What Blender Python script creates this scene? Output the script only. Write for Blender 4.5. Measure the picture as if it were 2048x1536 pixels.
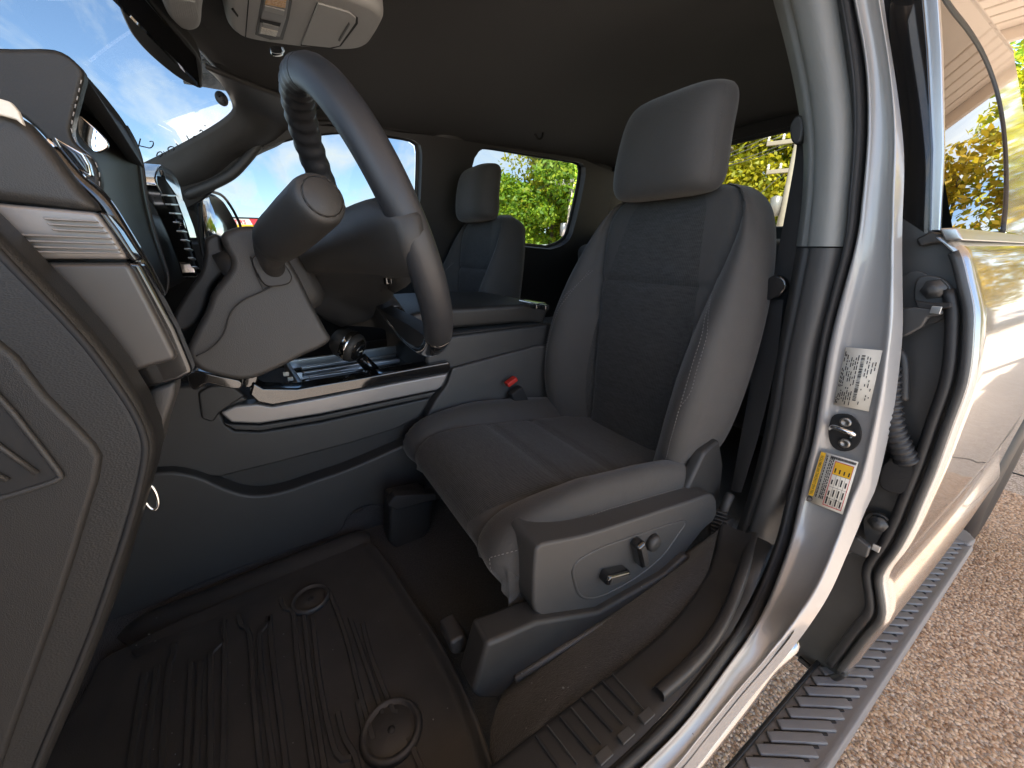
import bpy, bmesh, math, random
import numpy as np
from mathutils import Vector, Matrix
from mathutils.geometry import tessellate_polygon

random.seed(7); rng = np.random.default_rng(7)
for _o in list(bpy.data.objects): bpy.data.objects.remove(_o)
SC = bpy.context.scene
COL = SC.collection

# ---------------------------------------------------------------- camera
F_PX, CXP, CYP = 766.0, 1024.0, 768.0
PITCH, AZ = math.radians(19.28), math.radians(-31.85)
CAM = Vector((-1.15, 0.0, 1.42))
FWD = Vector((math.cos(AZ)*math.cos(PITCH), math.sin(AZ)*math.cos(PITCH), -math.sin(PITCH)))
RGT = Vector((math.sin(AZ), -math.cos(AZ), 0))
UPV = RGT.cross(FWD)
cam_d = bpy.data.cameras.new('camera')
cam = bpy.data.objects.new('camera', cam_d); COL.objects.link(cam)
cam_d.sensor_width = 36; cam_d.lens = 36*F_PX/2048
cam_d.clip_start = 0.02; cam_d.clip_end = 2000
cam.matrix_world = Matrix((( RGT.x, UPV.x, -FWD.x, CAM.x),(RGT.y, UPV.y, -FWD.y, CAM.y),(RGT.z, UPV.z, -FWD.z, CAM.z),(0,0,0,1)))
SC.camera = cam
SC.render.resolution_x, SC.render.resolution_y = 1024, 768

# ---------------------------------------------------------------- light
SUN_EL, SUN_AZ = math.radians(52), math.radians(155)      # azimuth from +X towards +Y
SUN_DIR = Vector((math.cos(SUN_EL)*math.cos(SUN_AZ), math.cos(SUN_EL)*math.sin(SUN_AZ), math.sin(SUN_EL)))
world = bpy.data.worlds.new('World'); SC.world = world; world.use_nodes = True
nt = world.node_tree; nt.nodes.clear()
wo = nt.nodes.new('ShaderNodeOutputWorld'); bg = nt.nodes.new('ShaderNodeBackground')
sky = nt.nodes.new('ShaderNodeTexSky'); sky.sky_type = 'NISHITA'; sky.sun_disc = False
sky.sun_elevation = SUN_EL; sky.sun_rotation = math.radians(90)-SUN_AZ
sky.air_density = 1.0; sky.dust_density = 0.0; sky.ozone_density = 2.5; sky.altitude = 800
bg.inputs['Strength'].default_value = 0.115
tc = nt.nodes.new('ShaderNodeTexCoord'); sx = nt.nodes.new('ShaderNodeSeparateXYZ')
nt.links.new(tc.outputs['Generated'], sx.inputs[0])
zz = nt.nodes.new('ShaderNodeMath'); zz.operation = 'MAXIMUM'; zz.inputs[1].default_value = 0.0
nt.links.new(sx.outputs['Z'], zz.inputs[0])
za = nt.nodes.new('ShaderNodeMath'); za.operation = 'ADD'; za.inputs[1].default_value = 0.16; nt.links.new(zz.outputs[0], za.inputs[0])
dv = []
for ax in 'XY':
    d = nt.nodes.new('ShaderNodeMath'); d.operation = 'DIVIDE'
    nt.links.new(sx.outputs[ax], d.inputs[0]); nt.links.new(za.outputs[0], d.inputs[1]); dv.append(d)
cb = nt.nodes.new('ShaderNodeCombineXYZ'); nt.links.new(dv[0].outputs[0], cb.inputs[0]); nt.links.new(dv[1].outputs[0], cb.inputs[1])
mp = nt.nodes.new('ShaderNodeMapping'); mp.inputs['Rotation'].default_value = (0,0,0.9); mp.inputs['Scale'].default_value = (0.55,1.25,1)
nt.links.new(cb.outputs[0], mp.inputs[0])
nz = nt.nodes.new('ShaderNodeTexNoise'); nz.inputs['Scale'].default_value = 1.7; nz.inputs['Detail'].default_value = 9; nz.inputs['Roughness'].default_value = 0.58; nz.inputs['Distortion'].default_value = 0.45
nt.links.new(mp.outputs[0], nz.inputs['Vector'])
cr_ = nt.nodes.new('ShaderNodeValToRGB'); cr_.color_ramp.elements[0].position = 0.44; cr_.color_ramp.elements[1].position = 0.64
nt.links.new(nz.outputs['Fac'], cr_.inputs[0])
mxw = nt.nodes.new('ShaderNodeMix'); mxw.data_type = 'RGBA'
nt.links.new(cr_.outputs['Color'], mxw.inputs[0]); nt.links.new(sky.outputs[0], mxw.inputs[6]); mxw.inputs[7].default_value = (5.2, 5.4, 5.4, 1)
nt.links.new(mxw.outputs[2], bg.inputs['Color']); nt.links.new(bg.outputs[0], wo.inputs['Surface'])

sun_d = bpy.data.lights.new('sun', 'SUN'); sun_d.energy = 5.0; sun_d.angle = math.radians(0.55); sun_d.color = (1.0, 0.96, 0.90)
sun = bpy.data.objects.new('sun', sun_d); COL.objects.link(sun)
sun.rotation_euler = SUN_DIR.to_track_quat('Z', 'Y').to_euler()

vs = SC.view_settings; vs.view_transform = 'Standard'; vs.look = 'None'; vs.exposure = 2.05; vs.gamma = 1.0; vs.use_curve_mapping = False
SC.render.engine = 'CYCLES'
SC.cycles.max_bounces = 6; SC.cycles.diffuse_bounces = 4; SC.cycles.glossy_bounces = 3
SC.cycles.transparent_max_bounces = 12; SC.cycles.sample_clamp_indirect = 6.0; SC.cycles.caustics_reflective = False

# ---------------------------------------------------------------- helpers
def P(px, py, off=0.0, **k):
    """world point on a real plane (x=, y=, z= or plane=(normal,d)) seen at a photo pixel"""
    d = (FWD*F_PX + RGT*(px-CXP) - UPV*(py-CYP)).normalized()
    if 'plane' in k:
        n, dd = k['plane']; t = (dd - n.dot(CAM))/n.dot(d)
    else:
        (ax, v), = k.items(); i = 'xyz'.index(ax); t = (v-CAM[i])/d[i]
    return CAM + d*t
def PP(lst, **k): return [P(a, b, **k) for a, b in lst]
def cr(pts, m, closed=False):
    """Catmull-Rom resample to m points, even in arc length"""
    p = np.array([tuple(q) for q in pts], float)
    if closed: p = np.vstack([p[-1:], p, p[:2]])
    else: p = np.vstack([2*p[0]-p[1], p, 2*p[-1]-p[-2]])
    out = []
    for i in range(1, len(p)-2):
        a, b, c, d = p[i-1], p[i], p[i+1], p[i+2]
        for t in np.linspace(0, 1, 16, endpoint=False):
            out.append(0.5*((2*b)+(c-a)*t+(2*a-5*b+4*c-d)*t*t+(3*b-a-3*c+d)*t**3))
    out.append(p[-2]); out = np.array(out)
    L = np.r_[0, np.cumsum(np.linalg.norm(np.diff(out, axis=0), axis=1))]
    s = np.linspace(0, L[-1], m, endpoint=not closed)
    return np.array([[np.interp(x, L, out[:, j]) for j in range(out.shape[1])] for x in s])
def lin(pts, m):
    p = np.array([tuple(q) for q in pts], float)
    L = np.r_[0, np.cumsum(np.linalg.norm(np.diff(p, axis=0), axis=1))]
    s = np.linspace(0, L[-1], m)
    return np.array([[np.interp(x, L, p[:, j]) for j in range(p.shape[1])] for x in s])

def link(o, parent=None):
    COL.objects.link(o)
    if parent is not None: o.parent = parent
    return o
def tag(o, label=None, cat=None, group=None, kind=None):
    if label: o['label'] = label
    if cat: o['category'] = cat
    if group: o['group'] = group
    if kind: o['kind'] = kind
    return o
def empty(name, label, cat, loc=(0,0,0), group=None):
    o = bpy.data.objects.new(name, None); COL.objects.link(o); o.location = loc; o.empty_display_size = 0.05
    return tag(o, label, cat, group)
def obj(name, verts, faces, mat, parent=None, smooth=True, bevel=0.0, sub=0, solid=0.0, segs=2, angle=40, offset=-1):
    me = bpy.data.meshes.new(name)
    base = Vector((0,0,0))
    q = parent
    while q is not None:
        base = base + Vector(q.location); q = q.parent
    me.from_pydata([tuple(Vector(tuple(v))-base) for v in verts], [], [tuple(f) for f in faces]); me.update()
    bm = bmesh.new(); bm.from_mesh(me); bmesh.ops.remove_doubles(bm, verts=bm.verts, dist=1e-5)
    bmesh.ops.recalc_face_normals(bm, faces=bm.faces); bm.to_mesh(me); bm.free()
    if mat is not None: me.materials.append(mat)
    if smooth:
        for p in me.polygons: p.use_smooth = True
    o = bpy.data.objects.new(name, me); link(o, parent)
    if solid:
        m = o.modifiers.new('t', 'SOLIDIFY'); m.thickness = solid; m.offset = offset
    if bevel:
        m = o.modifiers.new('b', 'BEVEL'); m.width = bevel; m.segments = segs; m.limit_method = 'ANGLE'; m.angle_limit = math.radians(angle)
        m.harden_normals = False
    if sub:
        m = o.modifiers.new('s', 'SUBSURF'); m.levels = sub; m.render_levels = sub
    if smooth and (bevel or solid) and not sub:
        m = o.modifiers.new('w', 'WEIGHTED_NORMAL'); m.keep_sharp = True
    return o
def grid(name, rows, mat, parent=None, closed=False, cap=False, **k):
    n = len(rows[0]); V = [v for r in rows for v in r]; Fc = []
    for i in range(len(rows)-1):
        for j in range(n if closed else n-1):
            a, b = i*n+j, i*n+(j+1) % n
            Fc.append((a, b, b+n, a+n))
    if cap:
        Fc.append(tuple(range(n))[::-1]); Fc.append(tuple(range((len(rows)-1)*n, len(rows)*n)))
    return obj(name, V, Fc, mat, parent, **k)
def slab(name, pts, vec, mat, parent=None, bevel=0.004, **k):
    """closed outline extruded by vec into a solid"""
    n = len(pts); vec = Vector(vec); V = [Vector(tuple(p)) for p in pts]+[Vector(tuple(p))+vec for p in pts]
    Fc = [tuple(range(n)), tuple(range(n, 2*n))[::-1]]+[(i, (i+1) % n, n+(i+1) % n, n+i) for i in range(n)]
    return obj(name, V, Fc, mat, parent, bevel=bevel, **k)
def box(name, c, s, mat, parent=None, bevel=0.003, rot=None, **k):
    V = []
    R = rot.to_matrix() if rot is not None else Matrix.Identity(3)
    for dx in (-.5, .5):
        for dy in (-.5, .5):
            for dz in (-.5, .5): V.append(Vector(c)+R @ Vector((dx*s[0], dy*s[1], dz*s[2])))
    Fc = [(0,1,3,2),(4,6,7,5),(0,4,5,1),(2,3,7,6),(0,2,6,4),(1,5,7,3)]
    return obj(name, V, Fc, mat, parent, bevel=bevel, **k)
def frames(path):
    p = np.array([tuple(q) for q in path], float); T = np.gradient(p, axis=0); T /= np.linalg.norm(T, axis=1)[:, None]+1e-12
    u = np.cross(T[0], [0.3, 0.2, 1.0]); u /= np.linalg.norm(u); out = []
    for i in range(len(p)):
        u = u-T[i]*np.dot(u, T[i]); u /= np.linalg.norm(u)+1e-12
        out.append((p[i], u.copy(), np.cross(T[i], u), T[i]))
    return out
def tube(name, path, r, mat, parent=None, n=10, closed=False, smooth_path=0, cap=True, **k):
    if smooth_path: path = cr(path, smooth_path, closed)
    fr = frames(path); R = r if hasattr(r, '__len__') else [r]*len(fr)
    rows = []
    for (c, u, v, t), rr in zip(fr, R):
        rows.append([c+(u*math.cos(a)+v*math.sin(a))*rr for a in np.linspace(0, 2*math.pi, n, endpoint=False)])
    if closed: rows.append(rows[0]); cap = False
    return grid(name, rows, mat, parent, closed=True, cap=cap, **k)
def loft(name, curves, mat, parent=None, m=40, across=0, flat=False, **k):
    """surface through several long curves (each a list of points)"""
    C = [(lin(c, m) if flat else cr(c, m)) for c in curves]
    rows = []
    for i in range(m):
        sec = [c[i] for c in C]
        rows.append(cr(sec, across) if across else sec)
    return grid(name, rows, mat, parent, **k)
def lathe(name, prof, c, axis, mat, parent=None, n=24, **k):
    axis = Vector(axis).normalized(); u = axis.orthogonal().normalized(); v = axis.cross(u)
    rows = []
    for r, h in prof: rows.append([Vector(c)+axis*h+(u*math.cos(a)+v*math.sin(a))*r for a in np.linspace(0, 2*math.pi, n, endpoint=False)])
    return grid(name, rows, mat, parent, closed=True, cap=True, **k)
def stitch(name, pts, mat, parent, L=0.0045, w=0.0009, gap=0.0028, nrm=None):
    """a run of small thread stitches joined into one part"""
    p = np.array([tuple(q) for q in pts]); tot = np.linalg.norm(np.diff(p, axis=0), axis=1).sum(); n = max(2, int(tot/(L+gap)))
    s = lin(pts, n*2); V, Fc = [], []
    for i in range(n):
        a, b = Vector(s[2*i]), Vector(s[min(2*i+1, len(s)-1)]); t = (b-a).normalized(); u = t.orthogonal().normalized(); v = t.cross(u); m = (a+b)/2
        k = len(V)
        for e in (a, b):
            for x, y in ((1,0),(0,1),(-1,0),(0,-1)): V.append(e+(u*x+v*y)*w*0.6)
        V.append(m+u*w); V.append(m-u*w)
        Fc += [(k+j, k+(j+1) % 4, k+4+(j+1) % 4, k+4+j) for j in range(4)]+[(k,k+1,k+2,k+3),(k+4,k+5,k+6,k+7)]
    o = obj(name, V, Fc, mat, parent); return o
def holed(name, outer, holes, mat, parent=None, solid=0.0, **k):
    loops = [[Vector(tuple(p)) for p in outer]]+[[Vector(tuple(p)) for p in h] for h in holes]
    tri = tessellate_polygon(loops); V = [p for l in loops for p in l]
    return obj(name, V, tri, mat, parent, solid=solid, **k)
def text_mesh(name, body, mapf, size, mat, parent, align='LEFT', bold=0.0):
    cu = bpy.data.curves.new('txt', 'FONT'); cu.body = body; cu.size = size; cu.align_x = align; cu.resolution_u = 2; cu.offset = bold
    t = bpy.data.objects.new('txt', cu); COL.objects.link(t)
    dg = bpy.context.evaluated_depsgraph_get(); me = bpy.data.meshes.new_from_object(t.evaluated_get(dg))
    V = [mapf(v.co.x, v.co.y) for v in me.vertices]; Fc = [tuple(p.vertices) for p in me.polygons]
    bpy.data.objects.remove(t); bpy.data.curves.remove(cu); bpy.data.meshes.remove(me)
    return obj(name, V, Fc, mat, parent, smooth=False)

# ---------------------------------------------------------------- materials
def mat(name, col, rough=0.5, metal=0.0, coat=0.0, spec=0.5, bump=None, var=None, sheen=0.0, coat_rough=0.05):
    """bump=(kind, scale, strength[, stretch]); var=(scale, amount, second colour)"""
    m = bpy.data.materials.new(name); m.use_nodes = True; t = m.node_tree; b = t.nodes['Principled BSDF']
    b.inputs['Base Color'].default_value = (*col, 1); b.inputs['Roughness'].default_value = rough; b.inputs['Metallic'].default_value = metal
    b.inputs['Coat Weight'].default_value = coat; b.inputs['Coat Roughness'].default_value = coat_rough; b.inputs['Specular IOR Level'].default_value = spec
    b.inputs['Sheen Weight'].default_value = sheen; b.inputs['Sheen Roughness'].default_value = 0.4
    c = t.nodes.new('ShaderNodeTexCoord')
    def tex(kind, scale, stretch=None):
        mpn = t.nodes.new('ShaderNodeMapping'); t.links.new(c.outputs['Object'], mpn.inputs[0])
        if stretch: mpn.inputs['Scale'].default_value = stretch
        if kind == 'noise':
            n = t.nodes.new('ShaderNodeTexNoise'); n.inputs['Detail'].default_value = 5; n.inputs['Roughness'].default_value = 0.6; out = n.outputs['Fac']
        elif kind == 'grain':
            n = t.nodes.new('ShaderNodeTexVoronoi'); n.feature = 'F1'; out = n.outputs['Distance']
        elif kind == 'cells':
            n = t.nodes.new('ShaderNodeTexVoronoi'); n.feature = 'F1'; out = n.outputs['Distance']
        else:
            n = t.nodes.new('ShaderNodeTexWave'); n.inputs['Distortion'].default_value = 1.2; n.inputs['Detail'].default_value = 2; n.bands_direction = kind[-1].upper(); out = n.outputs['Fac']
        n.inputs['Scale'].default_value = scale; t.links.new(mpn.outputs[0], n.inputs['Vector']); return out
    if bump:
        bs = bump if isinstance(bump, list) else [bump]; prev = None
        for bb in bs:
            bn = t.nodes.new('ShaderNodeBump'); bn.inputs['Strength'].default_value = bb[2]; bn.inputs['Distance'].default_value = 0.002
            t.links.new(tex(bb[0], bb[1], bb[3] if len(bb) > 3 else None), bn.inputs['Height'])
            if prev: t.links.new(prev, bn.inputs['Normal'])
            prev = bn.outputs[0]
        t.links.new(prev, b.inputs['Normal'])
    if var:
        rp = t.nodes.new('ShaderNodeValToRGB'); rp.color_ramp.elements[0].position = 0.5-var[1]; rp.color_ramp.elements[1].position = 0.5+var[1]
        rp.color_ramp.elements[0].color = (*col, 1); rp.color_ramp.elements[1].color = (*var[2], 1)
        t.links.new(tex('noise', var[0], var[3] if len(var) > 3 else None), rp.inputs[0]); t.links.new(rp.outputs[0], b.inputs['Base Color'])
        if len(var) > 4:
            rr = t.nodes.new('ShaderNodeMapRange'); rr.inputs['To Min'].default_value = rough-var[4]; rr.inputs['To Max'].default_value = rough+var[4]
            t.links.new(tex('noise', var[0]*2.3), rr.inputs['Value']); t.links.new(rr.outputs[0], b.inputs['Roughness'])
    return m
def glass(name, tint, refl=1.0, rough=0.0, ior=1.5):
    m = bpy.data.materials.new(name); m.use_nodes = True; t = m.node_tree; t.nodes.clear()
    o = t.nodes.new('ShaderNodeOutputMaterial'); tr = t.nodes.new('ShaderNodeBsdfTransparent'); tr.inputs[0].default_value = (*tint, 1)
    g = t.nodes.new('ShaderNodeBsdfGlossy'); g.inputs['Roughness'].default_value = rough
    fr = t.nodes.new('ShaderNodeFresnel'); fr.inputs['IOR'].default_value = ior
    mm = t.nodes.new('ShaderNodeMath'); mm.operation = 'MULTIPLY'; mm.inputs[1].default_value = refl; t.links.new(fr.outputs[0], mm.inputs[0])
    mx = t.nodes.new('ShaderNodeMixShader'); t.links.new(mm.outputs[0], mx.inputs[0]); t.links.new(tr.outputs[0], mx.inputs[1]); t.links.new(g.outputs[0], mx.inputs[2])
    t.links.new(mx.outputs[0], o.inputs[0]); return m
M = {}
M['insert'] = mat('seat_insert_cloth', (0.0235,0.0228,0.0215), 0.74, sheen=0.2, bump=[('waveX', 70, 0.35), ('noise', 900, 0.5)], var=(120, 0.2, (0.050,0.0488,0.0465), (0.35,2.0,1.6)))
M['bolster'] = mat('seat_bolster_cloth', (0.049,0.0462,0.0432), 0.70, sheen=0.25, bump=[('noise', 900, 0.5), ('noise', 38, 0.35), ('noise', 9, 0.3)], var=(30, 0.3, (0.057,0.0535,0.050)))
M['thread'] = mat('pale_thread', (0.33,0.315,0.295), 0.7)
M['dark'] = mat('dark_grained_plastic', (0.0185,0.0181,0.0177), 0.52, bump=[('grain', 1300, 0.12)], var=(9, 0.3, (0.023,0.0225,0.022)))
M['mid'] = mat('charcoal_grained_plastic', (0.030,0.0294,0.0288), 0.48, bump=[('grain', 1200, 0.15)], var=(8, 0.3, (0.036,0.0353,0.0345)))
M['grey'] = mat('grey_plastic', (0.054,0.053,0.052), 0.46, bump=[('grain', 1400, 0.16)], var=(7, 0.3, (0.061,0.060,0.0588)))
M['trim'] = mat('light_grey_pillar_plastic', (0.20,0.207,0.20), 0.5, bump=[('grain', 1200, 0.2)], var=(6, 0.3, (0.225,0.231,0.224)))
M['leather'] = mat('dash_leather', (0.016,0.0157,0.0153), 0.48, bump=[('grain', 1100, 0.16, (1,0.6,1.4)), ('noise', 60, 0.05)], var=(12, 0.3, (0.0195,0.0192,0.0187)))
M['wheel'] = mat('wheel_leather', (0.030,0.031,0.034), 0.38, bump=[('grain', 1500, 0.15)], var=(15, 0.3, (0.036,0.037,0.040)))
M['gloss'] = mat('gloss_black', (0.008,0.008,0.009), 0.08, coat=1.0, var=(30, 0.3, (0.012,0.012,0.012)))
M['satin'] = mat('satin_grey_trim', (0.26,0.25,0.245), 0.36, metal=0.4, var=(5, 0.3, (0.29,0.278,0.272), None, 0.06))
M['satin_dark'] = mat('dark_satin_trim', (0.072,0.070,0.069), 0.34, metal=0.4, var=(5, 0.3, (0.10,0.096,0.093), None, 0.06))
M['chrome'] = mat('bright_chrome', (0.75,0.75,0.74), 0.12, metal=1.0)
M['alu'] = mat('pale_satin_metal', (0.55,0.56,0.56), 0.28, metal=0.9)
M['liner'] = mat('charcoal_headliner', (0.015,0.0155,0.0165), 0.9, sheen=0.15, bump=[('noise', 500, 0.6)], var=(5, 0.3, (0.019,0.0195,0.0205)))
M['silver'] = mat('silver_paint', (0.33,0.329,0.325), 0.22, metal=0.8, coat=1.0, var=(2500, 0.3, (0.43,0.428,0.422)))
M['inner_silver'] = mat('silver_paint_uncoated', (0.36,0.357,0.352), 0.36, metal=0.2, coat=0.9, var=(2500, 0.3, (0.42,0.416,0.41)))
M['shade_paint'] = mat('shaded_silver_paint', (0.048,0.049,0.049), 0.4, metal=0.2, var=(12, 0.3, (0.07,0.07,0.07)))  # silver paint of the door edge, with the hinge gap's shade in its colour
M['rubber'] = mat('black_rubber', (0.016,0.016,0.017), 0.5, bump=[('noise', 160, 0.2)])
M['matrub'] = mat('floor_mat_rubber', (0.034,0.0335,0.033), 0.48, bump=[('noise', 700, 0.3)], var=(11, 0.2, (0.052,0.050,0.048)))
M['carpet'] = mat('dark_brown_carpet', (0.020,0.0195,0.0195), 0.95, sheen=0.3, bump=[('noise', 520, 1.0), ('noise', 130, 0.5)], var=(260, 0.2, (0.040,0.037,0.036)))
M['black'] = mat('matt_black', (0.012,0.012,0.013), 0.7, var=(30,0.3,(0.016,0.016,0.016)))
M['red'] = mat('red_button', (0.55,0.03,0.02), 0.4)
M['steel'] = mat('zinc_steel', (0.38,0.37,0.35), 0.4, metal=0.9, var=(60, 0.3, (0.28,0.27,0.25)))
M['white'] = mat('label_paper', (0.78,0.75,0.66), 0.5)
M['yellow'] = mat('label_yellow', (0.85,0.50,0.03), 0.5)
M['ink'] = mat('label_ink', (0.02,0.02,0.022), 0.6)
M['redink'] = mat('label_red', (0.65,0.04,0.05), 0.6)
M['windshield'] = glass('windshield_glass', (0.44,0.48,0.49), 0.22)
M['sideglass'] = glass('side_glass', (0.31,0.345,0.36), 0.5)
M['privacy'] = glass('privacy_glass', (0.035,0.04,0.04), 1.0, ior=1.9)
M['rearglass'] = glass('rear_glass', (0.45,0.47,0.42), 0.4)
M['mirror'] = mat('mirror_silvering', (0.9,0.9,0.9), 0.01, metal=1.0)
M['screen'] = mat('display_glass', (0.01,0.012,0.014), 0.06, coat=1.0)
M['strap'] = mat('seat_belt_webbing', (0.035,0.035,0.036), 0.6, bump=[('waveZ', 300, 0.4)])
M['board'] = mat('running_board_plastic', (0.18,0.18,0.188), 0.48, bump=[('grain', 600, 0.3)], var=(9,0.3,(0.205,0.205,0.212)))
M['console_lid'] = mat('overhead_plastic', (0.37,0.378,0.38), 0.5, bump=[('grain', 1200, 0.2)], var=(9,0.3,(0.40,0.407,0.41)))
M['lens'] = mat('lamp_lens', (0.75,0.74,0.68), 0.25, bump=[('grain', 220, 0.8)])
# ================================================================ SETTING
GX = mat('aggregate_concrete', (0.42,0.33,0.255), 0.62, bump=[('cells', 120, 0.6), ('noise', 14, 0.3)], var=(0.7, 0.3, (0.50,0.40,0.31)))
def ground_mat():
    m = GX; t = m.node_tree; b = t.nodes['Principled BSDF']
    c = t.nodes.new('ShaderNodeTexCoord'); v = t.nodes.new('ShaderNodeTexVoronoi'); v.inputs['Scale'].default_value = 120
    t.links.new(c.outputs['Object'], v.inputs['Vector'])
    hs = t.nodes.new('ShaderNodeSeparateColor'); t.links.new(v.outputs['Color'], hs.inputs[0])
    r = t.nodes.new('ShaderNodeValToRGB'); r.color_ramp.elements[0].color = (0.29,0.225,0.175,1); r.color_ramp.elements[1].color = (0.70,0.61,0.52,1)
    e = r.color_ramp.elements.new(0.5); e.color = (0.52,0.43,0.355,1)
    t.links.new(hs.outputs[0], r.inputs[0])
    v2 = t.nodes.new('ShaderNodeTexVoronoi'); v2.feature = 'DISTANCE_TO_EDGE'; v2.inputs['Scale'].default_value = 120; t.links.new(c.outputs['Object'], v2.inputs['Vector'])
    r2 = t.nodes.new('ShaderNodeValToRGB'); r2.color_ramp.elements[0].color = (0.45,0.40,0.36,1); r2.color_ramp.elements[1].position = 0.12; r2.color_ramp.elements[1].color = (1,1,1,1)
    t.links.new(v2.outputs['Distance'], r2.inputs[0])
    mx = t.nodes.new('ShaderNodeMix'); mx.data_type = 'RGBA'; mx.blend_type = 'MULTIPLY'; mx.inputs[0].default_value = 1
    t.links.new(r.outputs[0], mx.inputs[6]); t.links.new(r2.outputs[0], mx.inputs[7]); t.links.new(mx.outputs[2], b.inputs['Base Color'])
ground_mat()
tag(obj('ground', [(-400,-400,0),(400,-400,0),(400,400,0),(-400,400,0)], [(0,1,2,3)], GX, smooth=False), 'warm exposed aggregate concrete forecourt', None, None, 'structure')
for k, (x0, y0, x1, y1) in enumerate(((-9,-4.05,1.0,-4.05),)):
    box('saw_cut_joint', ((x0+x1)/2, y0, 0.003), (x1-x0, 0.014, 0.005), M['black'], bpy.data.objects['ground'], bevel=0)

# raised pebbles of the aggregate, near the truck
def pebbles():
    m = bpy.data.materials.new('pebble_stone'); m.use_nodes = True; t = m.node_tree; b = t.nodes['Principled BSDF']; b.inputs['Roughness'].default_value = 0.3
    g = t.nodes.new('ShaderNodeNewGeometry'); r = t.nodes.new('ShaderNodeValToRGB')
    for k, (p, c) in enumerate(((0,(0.20,0.105,0.055)),(0.25,(0.46,0.28,0.165)),(0.6,(0.62,0.41,0.26)),(1.0,(0.82,0.62,0.44)))):
        e = r.color_ramp.elements[k] if k < 2 else r.color_ramp.elements.new(p)
        e.position = p; e.color = (*c, 1)
    t.links.new(g.outputs['Random Per Island'], r.inputs[0]); t.links.new(r.outputs[0], b.inputs['Base Color'])
    R = np.random.default_rng(3); xs, ys = [], []
    st = 0.0098
    gx, gy = np.meshgrid(np.arange(-1.95,-0.62,st), np.arange(-3.7,-0.35,st)); n = gx.size
    cx = gx.ravel()+R.uniform(-.45,.45,n)*st; cy = gy.ravel()+R.uniform(-.45,.45,n)*st
    a = R.uniform(.0044,.0075,n); bb = a*R.uniform(.6,.95,n); h = R.uniform(.0016,.0048,n); th = R.uniform(0,6.28,n)
    ring = np.linspace(0,2*np.pi,6,endpoint=False)
    V = np.empty((n,13,3))
    for k, an in enumerate(ring):
        for l, (s_, z_) in enumerate(((1.0,-.002),(.72,.75))):
            u, v = np.cos(an)*a*s_*R.uniform(.85,1.12,n), np.sin(an)*bb*s_*R.uniform(.85,1.12,n)
            V[:,k+6*l,0] = cx+u*np.cos(th)-v*np.sin(th); V[:,k+6*l,1] = cy+u*np.sin(th)+v*np.cos(th); V[:,k+6*l,2] = z_*h if l else .0005
    V[:,12,0] = cx; V[:,12,1] = cy; V[:,12,2] = h
    F4 = [(k,(k+1)%6,6+(k+1)%6,6+k) for k in range(6)]; F3 = [(6+k,6+(k+1)%6,12) for k in range(6)]
    base = (np.arange(n)*13)[:,None,None]
    q = (np.array(F4)[None]+base).reshape(-1,4); tr = (np.array(F3)[None]+base).reshape(-1,3)
    li = np.concatenate([q.ravel(), tr.ravel()]); ls = np.concatenate([np.arange(len(q))*4, len(q)*4+np.arange(len(tr))*3]); lt = np.concatenate([np.full(len(q),4), np.full(len(tr),3)])
    me = bpy.data.meshes.new('aggregate_pebbles'); me.vertices.add(n*13); me.vertices.foreach_set('co', V.astype(np.float32).ravel())
    me.loops.add(len(li)); me.loops.foreach_set('vertex_index', li.astype(np.int32)); me.polygons.add(len(ls)); me.polygons.foreach_set('loop_start', ls.astype(np.int32)); me.polygons.foreach_set('loop_total', lt.astype(np.int32))
    me.polygons.foreach_set('use_smooth', np.ones(len(ls), dtype=bool)); me.update(calc_edges=True); me.materials.append(m)
    o = bpy.data.objects.new('aggregate_pebbles', me); COL.objects.link(o); tag(o, 'raised brown pebbles in the concrete beside the truck', 'pebbles', None, 'stuff')
pebbles()

# ================================================================ TRUCK BODY
truck = empty('pickup_truck', 'silver crew cab pickup truck with its driver doorway open', 'pickup truck', (0,0,0))
N_SIDE = Vector((1,0,0.244)).normalized(); D_SIDE = N_SIDE.dot(Vector((0.84,0,1.47)))
SIDE = (N_SIDE, D_SIDE)
def side(y, z, off=0.0): return Vector((0.84-(z-1.47)*0.244+off, y, z))

# floor pan, firewall, tunnel
slab('floor_carpet', [(-0.90,0.72,0.715),(0.86,0.72,0.715),(0.86,-1.86,0.715),(-0.90,-1.86,0.715)], (0,0,-0.03), M['carpet'], truck, bevel=0)
obj('firewall', [(-0.86,0.44,0.715),(0.86,0.44,0.715),(0.86,0.66,0.98),(-0.86,0.66,0.98),(0.86,0.72,1.40),(-0.86,0.72,1.40)], [(0,1,2,3),(3,2,4,5)], M['carpet'], truck, smooth=False, solid=0.03)

# headliner: shallow dome of dark cloth
def y_head(x): return -0.03+0.15*max(0.0, 1-abs(x)/0.60)**1.2
rows = []
for t in np.linspace(0, 1, 36):
    r = []
    for x in np.linspace(-0.735, 0.745, 30):
        xx = abs(x)/0.745; y0 = y_head(x)-0.012
        y = y0+(-1.86-y0)*t**1.3
        z = 1.945-0.050*min(1.1, xx)**2.6-0.050*max(0, 1-(y0-y)/0.26)**2-(0.03*max(0, (-1.5-y)/0.36)**2)
        r.append((x, y, z))
    rows.append(r)
grid('headliner', rows, M['liner'], truck, solid=0.045, offset=1)
rows = [[(x, y, 2.03-0.07*(abs(x)/0.76)**3) for x in np.linspace(-0.76,0.76,11)] for y in np.linspace(0.12,-1.95,8)]
grid('roof_skin', rows, M['silver'], truck, solid=0.01)
# sun visor seam and coat hook on the headliner
tube('coat_hook', [P(1070,268,x=0.5)+Vector((0,0,0.0)), P(1076,278,x=0.5), P(1084,276,x=0.5), P(1086,266,x=0.5)], 0.006, M['dark'], truck, n=8, smooth_path=12)

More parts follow.
